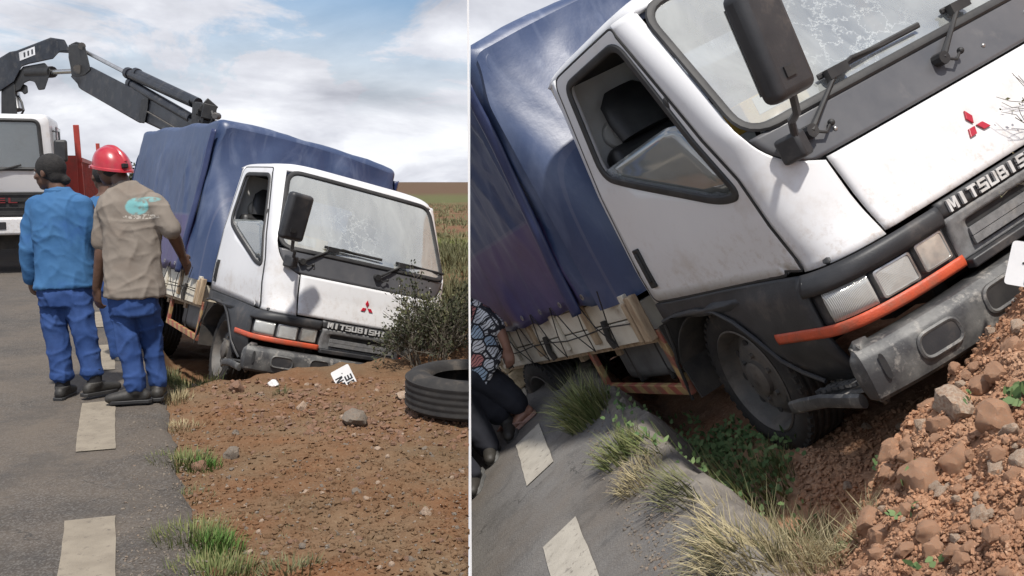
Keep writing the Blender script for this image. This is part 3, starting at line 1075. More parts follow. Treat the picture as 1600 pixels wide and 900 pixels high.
    gr = mb.build('grille', 'rubber', root, solid=.02, out=(1, 0, 0))
    mb = MB()
    fmg = lambda y, z: (S(y, z) + .012 - .02 * sstep(.83, .68, z), y, z)
    holed(mb, [(-.372, .66), (.372, .66), (.372, .828), (-.372, .828)], roundpoly([(-.26, .68), (.26, .68), (.30, .79), (-.30, .79)], .03), (0, .74), fmg, 3)
    mb.build('grille_frame', 'grille_plastic', gr, solid=.025, out=(1, 0, 0))
    for z in (.707, .74):
        mb = MB()
        mb.bar((S(0, z) + .004, -.29, z), (S(0, z) + .004, .29, z), .012, .03)
        mb.build('slat', 'grille_plastic', gr)
    mb = MB()
    mb.bar((S(0, .65) + .02, -.37, .645), (S(0, .65) + .02, .37, .645), .045, .035)
    mb.build('lower_bar', 'black_trim', gr, bevel=.006)
    mb = MB()
    mb.grid(lambda u, v: (S(.38 * (2 * u - 1), .86) + .010, .38 * (2 * u - 1), .832 + .062 * v), 20, 3)
    bd = mb.build('name_band', 'black_trim', gr, solid=.02, out=(1, 0, 0))
    cw = .0535
    for i, ch in enumerate('MITSUBISHI'):
        mb = MB()
        y0 = -.335 + i * cw
        letter(mb, ch, lambda a, b, h: (S(y0, .86) + .011 + h, y0 + a * .045, .840 + b * .046), .010)
        mb.build('letter', 'letter_grey', bd, smooth=False)
    # --- bumper
    prof = [(.395, -.07), (.402, -.012), (.418, .006), (.46, .016), (.52, .02), (.56, .014), (.572, .008), (.594, -.016), (.598, -.03), (.602, -.10)]

    def bout(s_):
        y = .94 * min(1, s_ / .84)
        x = .105 - .10 * (y / .94) ** 4
        if s_ > .84:
            t = (s_ - .84) / .16
            x -= .05 * t
            y -= .004 * t * t
        return x, y
    mb = MB()
    vs = []
    nS = 44
    for j, (z, o) in enumerate(prof):
        for k in range(-nS, nS + 1):
            s_ = abs(k) / nS
            x, y = bout(s_)
            f = sstep(.78, .95, s_)
            vs.append((x + o * (1 - f), math.copysign(y + o * f, k), z))
    w = 2 * nS + 1
    mb.add(vs, [(j * w + k, j * w + k + 1, (j + 1) * w + k + 1, (j + 1) * w + k) for j in range(len(prof) - 1) for k in range(w - 1)])
    bu = mb.build('bumper', 'bumper_plastic', root, solid=.02, ang=24, out=(1, 0, 0))

    def bx(y):
        return .105 - .10 * (y / .94) ** 4
    for s in (-1, 1):
        for nm, cy, cz, hw, hh in (('fog_recess_shade', .675, .505, .085, .044), ('tow_hole_shade', .37, .52, .085, .046), ('bumper_slot_shade', .89, .515, .011, .048)):  # dark discs stand in for shade inside lamp recess, tow hole and slot
            lp = roundpoly([(cy - hw, cz - hh), (cy + hw, cz - hh), (cy + hw * .95, cz + hh), (cy - hw * .95, cz + hh)], hh * .9)
            mb = MB()
            filled(mb, lp, lambda y, z: (bx(y) + .024, s * y, z), 2)
            fo = mb.build(nm, 'rubber' if nm != 'fog_recess_shade' else 'black_trim', bu)
            if nm != 'bumper_slot_shade':
                mb = MB()
                pp = [(bx(y) + .021, s * y, z) for y, z in lp]
                mb.tube(pp + pp[:1], .009, 6)
                mb.build('rim_edge', 'bumper_plastic', fo)
    # --- wheels
    def wheel(x, y, s, z=.45, steer=0, dual=False):
        we = MB()
        rr = .362
        prof = [(.240, .075), (.255, .092), (.29, .103), (.322, .10), (.345, .09), (.357, .075)]
        tread = []
        for k in range(9):
            yy = .072 - .144 * k / 8
            tread.append((rr if k % 2 == 0 else rr - .010, yy + .004))
            tread.append((rr if k % 2 == 0 else rr - .010, yy - .008))
        prof = prof + tread + [(.357, -.078), (.345, -.09), (.322, -.10), (.29, -.103), (.255, -.092), (.240, -.075), (.22, 0)]
        we.lathe([(r, yy * s) for r, yy in prof + [prof[0]]], (0, 0, 0), 64)
        for k in range(44):       # shoulder lugs
            a = 2 * math.pi * k / 44
            for q in (-1, 1):
                we.box((math.cos(a) * .348, q * .082, math.sin(a) * .348), (.022, .022, .026), Matrix.Rotation(-a, 3, 'Y'))
        rot = Matrix.Rotation(steer, 3, 'Z')
        mv = lambda m_: setattr(m_, 'v', [tuple(rot @ Vector(p) + Vector((x, y, z))) for p in m_.v])
        mv(we)
        ws = we.build('wheel', 'tyre_rubber', root)
        ri = MB()
        ri.lathe([(r, yy * s) for r, yy in [(.258, .096), (.25, .10), (.242, .088), (.228, .062), (.222, .03), (.21, .012), (.19, .02), (.165, .045), (.14, .055), (.10, .052), (.085, .055), (.082, .075), (.06, .085), (.0, .088)]], (0, 0, 0), 48)
        for k in range(6):
            a = 2 * math.pi * (k + .3) / 6
            ri.lathe([(.0, .07 * s), (.012, .07 * s), (.014, .05 * s)], (math.cos(a) * .112, 0, math.sin(a) * .112), 6)
        mv(ri)
        rim = ri.build('rim', 'rim_steel', ws, ang=28)
        for k in range(8 if x > -2 else 0):
            ho = MB()
            a = 2 * math.pi * k / 8
            ho.lathe([(0, .048 * s), (.02, .048 * s), (.02, .045 * s)], (math.cos(a) * .165, 0, math.sin(a) * .165), 10)
            mv(ho)
            ho.build('hand_hole_shade', 'rubber', rim)  # flat black disc in place of the shade inside a rim opening
    wheel(-.985, -.69, -1, steer=R(-5))
    wheel(-.985, .69, 1, steer=R(-5))
    for s in (-1, 1):
        wheel(-3.45, s * .80, s, .42)
        wheel(-3.45, s * .57, -s, .42)
        mb = MB()
        mb.box((-1.41, s * .76, .62), (.014, .2, .40), Matrix.Rotation(R(-8), 3, 'Y'))
        mb.tube([(-1.36, s * .86, .82), (-1.37, s * .87, .7), (-1.42, s * .87, .62), (-1.46, s * .87, .42)], .008, 6)
        mb.build('mud_flap', 'chassis_steel', root)
    # --- chassis
    mb = MB()
    for s in (-1, 1):
        mb.box((-2.4, s * .37, .62), (4.5, .07, .16))
    for x in (-.4, -1.0, -1.9, -2.7, -3.45, -4.3):
        mb.box((x, 0, .56), (.09, .9, .09))
    mb.tube([(-1.0, -.7, .45), (-1.0, .7, .45)], .05, 10)
    mb.tube([(-3.45, -.7, .42), (-3.45, .7, .42)], .08, 10)
    mb.ball((-3.45, 0, .42), (.2, .18, .2))
    mb.box((-.9, 0, .68), (.9, .7, .35))
    mb.build('chassis', 'chassis_steel', root, bevel=.006)
    mb = MB()
    mb.box((-1.93, -.60, .64), (.72, .36, .28))
    tk = mb.build('fuel_tank', 'tank_grey', root, bevel=.07, seg=4)
    mb = MB()
    for x in (-2.12, -1.74):
        mb.box((x, -.60, .64), (.03, .368, .288))
    mb.build('tank_strap', 'chassis_steel', tk, bevel=.06, seg=4)
    mb = MB()
    mb.box((-2.0, .62, .64), (.5, .32, .26))
    mb.build('battery_box', 'chassis_steel', root, bevel=.02)
    for s in (-1, 1):
        mb = MB()
        y = s * .855
        mb.box((-1.93, y, .785), (.98, .03, .04)).box((-1.93, y, .495), (.98, .034, .052), Matrix.Rotation(R(3), 3, 'Y'))
        mb.box((-1.468, y, .635), (.05, .031, .335)).box((-2.40, y, .655), (.045, .031, .30))
        mb.build('side_guard', 'guard_stripes', root, bevel=.004)
    # --- load bed
    X0, X1 = -1.47, -4.62
    mb = MB()
    mb.box(((X0 + X1) / 2, 0, .77), (X0 - X1, 1.74, .05))
    for k in range(6):
        mb.box((X0 - .15 - k * .56, 0, .715), (.06, 1.6, .06))
    mb.build('bed_floor', 'bare_wood', root)
    for s in (-1, 1):
        for k, (z, h) in enumerate(((.835, .125), (.968, .125), (1.10, .125))):
            mb = MB()
            mb.box(((X0 + X1) / 2 - (.04 if k < 2 else .21), s * .885, z), (X0 - X1 - (.1 if k < 2 else .44), .03, h))
            mb.build('side_board', 'cream_board', root, bevel=.004)
        for k in range(6):
            x = X0 - .62 - k * .47
            mb = MB()
            mb.box((x, s * .912, .975), (.06, .025, .33))
            mb.build('board_batten', 'cream_board' if k % 2 else 'bare_wood', root, bevel=.006)
            if k % 2 == 0:
                mb = MB()
                mb.tube([(x + .2, s * .912, .93), (x + .19, s * .925, .83), (x + .19, s * .915, .775)], .018, 8)
                mb.build('board_latch', 'chassis_steel', root)
        mb = MB()
        mb.box((X0 - .03, s * .893, .89), (.07, .05, .25)).box((X0 - .10, s * .905, .88), (.045, .03, .22))
        mb.build('corner_post', 'bare_wood', root, bevel=.008)
        # lacing
        for k in range(8):
            mb = MB()
            x = X0 - .2 - k * .36
            a, b = Vector((x, s * .957, 1.10)), Vector((x - .17 + .05 * math.sin(k * 2.1), s * .925, .775))
            mb.tube([a, a.lerp(b, .5) + Vector((0, s * .012, -.01)), b], .0036, 5)
            mb.tube([b, b.lerp(Vector((x - .34, s * .957, 1.10)), .5) + Vector((0, s * .012, -.02)), Vector((x - .34, s * .957, 1.10))], .0036, 5)
            mb.build('lacing_rope', 'rope_black', root)
        mb = MB()
        mb.tube([(X0 - .1 - k * .3, s * .928, .885 + .012 * math.sin(k * 1.7)) for k in range(11)], .0042, 6)
        mb.build('side_rope', 'rope_black', root)
    mb = MB()
    mb.box((X0 - .08, 0, .87), (.04, 1.7, .18))
    mb.build('front_board', 'cream_board', root)
    mb = MB()
    mb.box((X1, 0, .96), (.04, 1.74, .38))
    mb.build('tail_board', 'cream_board', root)
    # --- tarpaulin
    sec = []
    yb, yt, zt, r_ = .95, .945, 2.545, .06
    for k in range(26):
        sec.append((-yb + (yb - yt) * k / 25 * 1.0, 1.055 + (zt - r_ - 1.055) * k / 25))
    for k in range(1, 9):
        a = math.pi - math.pi / 2 * k / 8
        sec.append((-yt + r_ + r_ * math.cos(a), zt - r_ + r_ * math.sin(a)))
    for k in range(1, 20):
        y = (-yt + r_) + (2 * (yt - r_)) * k / 20
        sec.append((y, zt + .035 * (1 - (y / (yt - r_)) ** 2)))
    full = sec + [(-y, z) for y, z in sec[:34]][::-1]
    nsec = len(full)
    xs = [-1.775] + [-1.775 - .10 * (1 - math.cos(math.pi / 2 * k / 6)) for k in range(0)]
    ds = [(0, .10), (.012, .06), (.035, .03), (.07, .010), (.11, 0)]
    ln = [d for d in ds] + [(.11 + (2.72 - .11) * k / 74, 0) for k in range(1, 75)] + [(2.76, .01), (2.79, .04), (2.80, .08)]
    cz = 1.7
    rings = []
    for (dx, ins) in ln:
        ring = []
        for i, (y, z) in enumerate(full):
            zi = z
            fy = abs(y) / .93
            if ins:
                zi = z - ins * sstep(2.2, 2.45, z)
                y = y - math.copysign(ins * sstep(.6, .9, abs(y)), y)
            x = -1.775 - dx
            side = sstep(.8, .93, abs(y)) * sstep(2.45, 2.2, z)
            top = sstep(2.3, 2.44, z)
            wv = fbm(x * 2.2, z * .45, 3 + math.copysign(4, y), 3)
            fold = max(0, nz3(x * 2.6 + z * .35, z * .28, 5) * 1.7)
            d = side * (.024 * wv + .036 * fold * sstep(2.45, 1.5, z) - .014)
            d += side * .035 * max(0, 1 - abs(x + 1.98 + .06 * nz3(z * 2, 1, 1) + (z - 1.6) * .12) / .075)          # stiff fold behind the front corner
            cr = 1 - abs(nz3(x * 3.4 + z * 1.1, z * .7, 21)) * 5
            cr2 = 1 - abs(nz3(x * 2.1 - z * 1.4, z * 1.3, 33)) * 6
            d += side * .014 * (max(cr, 0) ** 1.5 + .8 * max(cr2, 0) ** 1.5)
            yy = y + math.copysign(d, y)
            sag = top * (-.022 * (math.cos((x + 1.8) * 2 * math.pi / .95) * -.5 + .5) + .012 * fbm(x * 3, y * 3, 9, 3))
            hem = sstep(1.25, 1.05, z) * (.05 * nz3(x * 3.1, 2) + .03 * nz3(x * 7, 5) - .01)
            ring.append((x, yy, zi + sag + hem))
        rings.append(ring)
    mb = MB()
    mb.loft(rings, cap=False)
    # front sheet, hanging in folds, and the back flap
    def sheet(x0, sgn, ring):
        top = [Vector(p) for p in ring]
        cols = 60
        rows = 40
        def fn(u, v):
            # interpolate across from left edge to right edge of the section at equal height
            k = v
            zb = 1.0
            yv = (2 * u - 1)
            ztop = 0
            yy = yv * .885
            ztp = zt + .035 * (1 - (yy / .8) ** 2) if abs(yy) < .81 else zt - .06 + .06 * math.sqrt(max(0, 1 - ((abs(yy) - .81) / .09) ** 2))
            ztp -= .07
            z = zb + (ztp - zb) * v
            fo = fbm(yy * 2.5 + z * .7, z * .5, 11, 3) * .03 + .03 * (math.sin(yy * 9 + z * 2 + 3 * nz3(yy * 2, z)) * .5 + .5) ** 3
            e = min(1, min(u, 1 - u) * 12, (1 - v) * 10)
            fw = .34 * sstep(1.0, .1, v) * (1 - abs(yv) ** 12) if sgn > 0 else 0
            hm_ = (1 - v) ** 6 * (.05 * nz3(yy * 3, 6) + .02) if sgn > 0 else 0
            return (x0 + sgn * fo * e + fw, yy * (1 + .07 * sstep(1.0, .8, v)), z + hm_)
        mb.grid(fn, cols, rows)
    sheet(-1.772, 1, rings[0])
    sheet(-4.575, -1, rings[-1])
    tp = mb.build('tarpaulin', 'tarp_blue', root, ang=180)
    for s in (-1, 1):
        mb = MB()

        def flap(u, v):
            z = 1.02 + 1.40 * v
            x = -1.80 - .13 * (1 - v) - .10 * u + .02 * nz3(z * 3, 2)
            return (x, s * (.962 + .035 * math.sin(math.pi * u) + .012 * nz3(z * 2, u * 2, 4) + .02 * sstep(.8, .2, v)), z)
        mb.grid(flap, 8, 40)
        mb.build('corner_flap', 'tarp_edge', tp, solid=.004)
    mb = MB()
    for s in (-1, 1):
        for k in range(9):
            x = -1.84 - k * .34
            mb.lathe([(.008, 0), (.018, 0), (.018, s * .004), (.008, s * .004)], (x, s * .972, 1.10), 10)
    mb.build('eyelet', 'chrome', tp)
    return root


def children(o):
    return [c for c in COL.objects if c.parent == o]


def copy_tree(o, kids, parent=None):
    c = o.copy()
    COL.objects.link(c)
    c.parent = parent
    c.matrix_parent_inverse = Matrix()
    for ch in kids.get(o, []):
        copy_tree(ch, kids, c)
    return c


def kidmap():
    k = {}
    for o in COL.objects:
        if o.parent:
            k.setdefault(o.parent, []).append(o)
    return k


# the plane of the dividing rod: it holds the camera's eye and picture column 733.5
WN = (MC @ Vector((1, 0, (800 - 733.5) / FPX))).normalized()      # points to the right-hand side


def cut(o, sgn, margin):
    """trim o at the dividing plane; keep the side sgn. Returns False when nothing is left"""
    bpy.context.view_layer.update()
    mw = o.matrix_world
    bb = [(mw @ Vector(c) - CW).dot(WN) * sgn for c in o.bound_box]
    if min(bb) > margin:
        return True
    if max(bb) < margin:
        return False
    freeze(o)
    bm = bmesh.new()
    bm.from_mesh(o.data)
    mi = mw.inverted()
    co = mi @ (CW + WN * sgn * margin)
    no = (mi.to_3x3() @ (WN * sgn)).normalized()
    r = bmesh.ops.bisect_plane(bm, geom=bm.verts[:] + bm.edges[:] + bm.faces[:], plane_co=co, plane_no=no, clear_inner=True)
    eds = [e for e in r['geom_cut'] if isinstance(e, bmesh.types.BMEdge)]
    if o.get('kind') is None and eds:
        bmesh.ops.holes_fill(bm, edges=[e for e in eds if e.is_boundary], sides=0)
    ok = len(bm.faces) > 0
    bm.to_mesh(o.data)
    bm.free()
    return ok


def cut_tree(root, sgn, margin):
    km = kidmap()
    def rec(o):
        keep = True
        if o.type == 'MESH':
            keep = cut(o, sgn, margin)
        for c in km.get(o, []):
            rec(c)
        if not keep and o.parent is not None and not [c for c in COL.objects if c.parent == o]:
            bpy.data.objects.remove(o)
    rec(root)


truck_a = build_truck()
tag(truck_a, 'whole white cab truck with blue tarpaulin cover sunk in the ditch beside the two men', 'truck', 'tarpaulin trucks in the ditch')
truck_b = copy_tree(truck_a, kidmap())
truck_a.matrix_world = MAT_A @ Matrix.Translation((0, .016, 0)) @ Matrix.Diagonal((1, 1.035, 1, 1))
truck_b.matrix_world = MAT_B
tag(truck_b, 'steeply tilted white cab truck with blue tarpaulin seen close up right of the white rod', 'truck', 'tarpaulin trucks in the ditch')
bpy.context.view_layer.update()
cut_tree(truck_b, 1, .006)
# ------------------------------------------------------------------ ground, left of the rod
E_T = Vector((-.381, .9246)); E_N = Vector((.9246, .381)); E_O = Vector((-1.36, 3.9))


def edge_st(x, y):
    d = Vector((x, y)) - E_O
    return d.dot(E_N), d.dot(E_T)


TF = Vector((MAT_A[0][0], MAT_A[1][0])).normalized(); TL_ = Vector((-TF.y, TF.x)); TO = Vector((MAT_A[0][3], MAT_A[1][3]))


def hA(x, y):
    s, t = edge_st(x, y)
    z = -.04 * sstep(-.3, .0, s) + .035 * sstep(.05, .5, s)
    rough = sstep(-.02, .5, s)
    z += rough * (.035 * fbm(x * 1.1, y * 1.1, 1, 4) + .03 * fbm(x * 5, y * 5, 2, 4) + .012 * fbm(x * 17, y * 17, 6, 2))
    d = Vector((x, y)) - TO
    lx, ly = d.dot(TF), d.dot(TL_)
    w = .12 * fbm(x * 2, y * 2, 7, 3)
    k = sstep(.32 + w, -.05 + w, lx) * sstep(-6.5, -5.5, lx) * sstep(-1.45 + w, -.95 + w, ly) * sstep(2.4, 1.4, ly)
    z -= k * (.42 + .12 * sstep(-.5, 1.0, ly)) * sstep(.0, .3, s)
    z += .05 * math.exp(-((lx - .42) / .25) ** 2 - ((ly + .1) / .9) ** 2)
    z += .10 * math.exp(-((lx - .5) / .4) ** 2 - ((ly - 1.0) / .6) ** 2)
    return z


def grid_mesh(xs, ys, fn):
    mb = MB()
    vs = [fn(x, y) for y in ys for x in xs]
    w = len(xs)
    mb.add(vs, [(j * w + i, j * w + i + 1, (j + 1) * w + i + 1, (j + 1) * w + i) for j in range(len(ys) - 1) for i in range(w - 1)])
    return mb


rs = np.concatenate([np.linspace(-1.3, -.62, 14), np.linspace(-.6, .06, 210)])
ys = np.concatenate([np.linspace(-1.0, 2.2, 10), np.geomspace(2.3, 15, 240)])
mb = grid_mesh(rs, ys, lambda r, y: (r * (y + 1.6), y, hA(r * (y + 1.6), y)))
gA = mb.build('dirt_ground', 'dirt_red', ang=180)
tag(gA, kind='structure')
cut(gA, -1, .004)


def hF(x, y):
    return -.10 + .12 * fbm(x * .25, y * .25, 3, 4) + .03 * fbm(x * 2, y * 2, 4, 3) * sstep(60, 20, y) + .0008 * max(0, y - 120)


xs = np.concatenate([np.linspace(-700, -40, 25), np.linspace(-38, 2, 90)])
ys = np.concatenate([np.geomspace(13.5, 60, 90), np.geomspace(62, 900, 40)])
mb = grid_mesh(xs, ys, lambda x, y: (x, y, hF(x, y)))
fl = mb.build('field', 'field_soil', ang=180)
tag(fl, kind='structure')
cut(fl, -1, .004)

# road: a sheet with a ragged edge
mb = MB()
ts = np.linspace(-6, 60, 560)
vs, fs = [], []
for t in ts:
    e = .03 + .05 * nz3(t * 1.3, 3) + .03 * nz3(t * 5.1, 8)
    for k, s in enumerate((-7.5, -4, -1.5, -.3, e - .05, e)):
        p = E_O + E_T * t + E_N * s
        vs.append((p.x, p.y, (.004 if k < 5 else -.03) + (.0 if k < 3 else .002 * nz3(t * 3, s))))
mb.add(vs, [(j * 6 + i, j * 6 + i + 1, j * 6 + i + 7, j * 6 + i + 6) for j in range(len(ts) - 1) for i in range(5)])
tag(mb.build('road', 'asphalt_brown', ang=180), kind='structure')
dashes = [('road marking dash under the feet of the two men, half hidden', 4.05), ('whole pale dash painted on the road just in front of the boots', 1.59), ('nearest pale dash at the bottom edge of the left road', -.87), ('far pale dash seen between the blue trouser legs', 6.51), ('farthest pale dash hidden behind the men', 8.97)]
rd = random.Random(3)
for lab, t0 in dashes:
    mb = MB()
    n = 26
    vs = []
    for k in range(n + 1):
        t = t0 + 1.277 * k / n
        for s in (-.49, -.285):
            j = .008 * nz3(t * 5, s * 9, 2)
            p = E_O + E_T * (t + (rd.uniform(-.012, .012) if k in (0, n) else 0)) + E_N * (s + j)
            vs.append((p.x, p.y, .010))
    mb.add(vs, [(2 * k, 2 * k + 1, 2 * k + 3, 2 * k + 2) for k in range(n)])
    tag(mb.build('road_marking', 'road_paint_dusty', smooth=False), kind='structure')

# ------------------------------------------------------------------ white dividing line built as a rod, and the cut bank
wdir = (MC @ Vector(((733.5 - 800) / FPX, 0, 1)))
wdir.z = 0
wdir.normalize()
mb = MB()
p = wdir * 3.42
mb.box((0, 0, 1.16), (.0068, .0068, 2.36), Matrix.Rotation(math.atan2(-wdir.x, wdir.y), 3, 'Z'))
o = mb.build('divider_rod', 'rod_white', smooth=False)
o.location = (p.x, p.y, -.02)
tag(o, 'slim upright white rod built as the dividing line between the two halves', 'rod')
mb = MB()
nn = Vector((wdir.y, -wdir.x, 0)) * .003
a, b = wdir * 2.2, wdir * 27
mb.add([q + n + Vector((0, 0, z)) for q, zt_ in ((a, -.06), (b, -.5)) for n in (nn, -nn) for z in (-2.2, zt_)],
       [(0, 1, 3, 2), (4, 6, 7, 5), (0, 4, 5, 1), (2, 3, 7, 6), (0, 2, 6, 4), (1, 5, 7, 3)])
tag(mb.build('cut_bank', 'dirt_red', smooth=False), kind='structure')

# ------------------------------------------------------------------ the bank, right of the rod
TB_G = MAT_GI @ MAT_B
BF = Vector((TB_G[0][0], TB_G[1][0])).normalized(); BL_ = Vector((-BF.y, BF.x)); BO = Vector((TB_G[0][3], TB_G[1][3]))


def hB(x, y):
    d = Vector((x, y)) - BO
    lx, ly = d.dot(BF), d.dot(BL_)
    w = .07 * fbm(x * 3, y * 3, 5, 3)
    e = -.07 + .05 * nz3(y * 1.7, 4) + .03 * nz3(y * 6, 1)
    front = -.10 + .05 * fbm(x * 2.2, y * 2.2, 3, 4) + .035 * fbm(x * 8, y * 8, 4, 3) + .014 * fbm(x * 22, y * 22, 6, 2) - .03 * sstep(1.6, 3.5, x) - .085 * sstep(.55, .15, lx)
    ditch = -.47 - .27 * max(0, min(x, 2.3) - .43) + .05 * fbm(x * 3, y * 3, 8, 4)
    k = sstep(.20 + w, -.22 + w, lx) * sstep(1.9, 1.2, ly)
    k2 = sstep(1.25, .55, ly) * 0
    inner = front + (ditch - front) * k
    # the foot of the slope by the wheel
    inner -= .12 * math.exp(-((x - .22) / .2) ** 2 - ((y - 3.2) / .5) ** 2)
    r = sstep(e, e + .22, x)
    return inner * r


xs = np.concatenate([np.arange(-1.7, 2.6, .022), np.linspace(2.62, 9, 40)])
ys = np.concatenate([np.linspace(.2, 1.0, 8), np.geomspace(1.03, 8, 260), np.geomspace(8.2, 26, 30)])
mb = grid_mesh(xs, ys, lambda x, y: (x, y, hB(x, y) - .006))
gB = mb.build('bank_ground', 'dirt_pale', ang=180)
gB.matrix_world = MAT_G
tag(gB, kind='structure')
cut(gB, 1, .004)
mb = MB()
ts = np.geomspace(.5, 26, 420)
vs = []
for t in ts:
    e = -.07 + .05 * nz3(t * 1.7, 4) + .03 * nz3(t * 6, 1)
    for k, s in enumerate((-1.7, -1.0, -.4, -.2, e - .02, e + .015)):
        vs.append((s, t, (.0 if k < 5 else -.03)))
mb.add(vs, [(j * 6 + i, j * 6 + i + 1, j * 6 + i + 7, j * 6 + i + 6) for j in range(len(ts) - 1) for i in range(5)])
rB = mb.build('bank_road', 'asphalt', ang=180)
rB.matrix_world = MAT_G
tag(rB, kind='structure')
cut(rB, 1, .004)
mat('broken_edge', (0.2, 0.18, 0.155), 0.95, (0.13, 0.115, 0.1), 7, 0.4, 0.62, bump=1.0, bscale=45, grime=(0.27, 0.24, 0.2), gscale=16)
mb = MB()
vs = []
ts = np.geomspace(1.0, 9, 420)
for t in ts:
    e = -.07 + .05 * nz3(t * 1.7, 4) + .03 * nz3(t * 6, 1)
    w_ = .075 + .04 * nz3(t * 2.3, 9) + .022 * nz3(t * 11, 3)
    for k, (ds_, h_) in enumerate(((-.035, .004), (.0, .012), (.5 * w_, .006), (w_, -.012), (w_ + .025, -.10), (w_ + .05, -.28), (w_ + .06, -.5))):
        r1 = .018 * fbm(t * 9, k * 1.7, 3, 3) if k > 0 else 0
        vs.append((e + ds_ + r1, t, h_ + (.016 * fbm(t * 13, k * 2.1, 8, 3) if k > 0 else 0)))
mb.add(vs, [(j * 7 + i, j * 7 + i + 1, j * 7 + i + 8, j * 7 + i + 7) for j in range(len(ts) - 1) for i in range(6)])
o = mb.build('broken_road_edge', 'broken_edge', ang=60)
o.matrix_world = MAT_G
tag(o, kind='structure')
cut(o, 1, .004)
for y0, y1 in ((4.9, 5.78), (3.1, 3.98), (6.7, 7.6), (1.3, 2.2)):
    mb = MB()
    n = 22
    vs = []
    for k in range(n + 1):
        for s in (-.68, -.49):
            y = y0 + (y1 - y0) * k / n + (.03 if (s > -.5) else 0) + (rd.uniform(-.012, .012) if k in (0, n) else 0)
            vs.append((s + .006 * nz3(y * 6, s * 9), y, .006))
    mb.add(vs, [(2 * k, 2 * k + 1, 2 * k + 3, 2 * k + 2) for k in range(n)])
    o = mb.build('bank_road_marking', 'road_paint', smooth=False)
    o.matrix_world = MAT_G
    tag(o, kind='structure')
    cut(o, 1, .004)

def LH(u, v):
    h = -.1
    for _ in range(6):
        p = L(u, v, h)
        h = .5 * h + .5 * hB(p.x, p.y)
    return L(u, v, h)


# ------------------------------------------------------------------ stones
def rock_mesh(seed, sub=2):
    bm = bmesh.new()
    bmesh.ops.create_icosphere(bm, subdivisions=sub, radius=1)
    r = random.Random(seed)
    cuts = [(Vector((r.gauss(0, 1), r.gauss(0, 1), r.gauss(0, 1))).normalized(), r.uniform(.55, .82)) for _ in range(15)]
    for v in bm.verts:
        n = v.co.normalized()
        d = 1.0
        for c, h in cuts:
            q = n.dot(c)
            if q > h * .9:
                d = min(d, h / max(q, .01))
        v.co = n * (d * (1 + .14 * noise.noise(n * 1.7 + Vector((seed, 0, 0))) + .07 * noise.noise(n * 5 + Vector((0, seed, 0))) + .04 * noise.noise(n * 13 + Vector((seed, seed, 0)))))
    me = bpy.data.meshes.new('stone')
    bm.to_mesh(me)
    bm.free()
    me.polygons.foreach_set('use_smooth', [True] * len(me.polygons))
    me.set_sharp_from_angle(angle=R(28))
    return me


ROCKS = {}


def rock(kind, seed, sub=2):
    k = (kind, seed, sub)
    if k not in ROCKS:
        me = rock_mesh(seed, sub)
        me.materials.append(MATS[kind])
        ROCKS[k] = me
    return ROCKS[k]


def put_rock(name, kind, seed, loc, size, base=None, label=None, group=None, cat='stone', sub=2, flat=.75):
    o = bpy.data.objects.new(name, rock(kind, seed, sub))
    COL.objects.link(o)
    r = random.Random(seed * 31 + int(abs(loc[0]) * 1000))
    m = Matrix.Translation(loc) @ Matrix.Rotation(r.uniform(0, 6.28), 4, 'Z') @ Matrix.Rotation(r.uniform(-.3, .3), 4, 'X') @ Matrix.Diagonal((size, size * r.uniform(.75, 1), size * flat, 1))
    o.matrix_world = (base @ m) if base is not None else m
    tag(o, label, cat, group)
    return o


bigA = [(555, 664, 17, 'stone_grey', 'large round grey stone alone in the middle of the red dirt', .95), (637, 622, 16, 'stone_pale', 'flat pale slab of stone beside the old tyre', .4),
        (576, 660, 7, 'stone_red', 'small brown stone touching the large round grey stone', .8), (362, 706, 11, 'stone_grey', 'dark clod of earth beside the green tuft on the left dirt', .9),
        (312, 724, 12, 'stone_red', 'rust red clod lying in the grass at the road edge', .8), (371, 612, 14, 'stone_red', 'rust red stone in front of the sunken front wheel', .7),
        (427, 601, 8, 'plate_white', 'white chunk of stone below the bumper of the sunken truck', .7), (471, 632, 8, 'stone_pale', 'pale upright stone in front of the bumper', 1.0),
        (648, 652, 13, 'stone_red', 'brown stone right below the flat pale slab', .7), (590, 700, 6, 'stone_pale', 'small pale stone below the large round grey stone', .7), (557, 775, 8, 'stone_grey', 'lone grey stone low in the middle of the dirt', .9),
        (545, 640, 10, 'stone_red', 'brown stone just behind the large round grey stone', .7), (665, 808, 8, 'stone_pale', 'pale stone near the white rod at the lower right of the dirt', .8), (543, 790, 7, 'stone_red', 'brown stone left of the lone grey stone', .7)]
for i, (u, v, r_, k, lab, fl_) in enumerate(bigA):
    p = G(u, v)
    s = r_ / FPX * p.y * 1.4
    put_rock('stone', k, 40 + i, (p.x, p.y, hA(p.x, p.y) + s * .22 * fl_), s * 1.05, None, lab, 'larger stones on the left dirt', sub=3, flat=fl_)
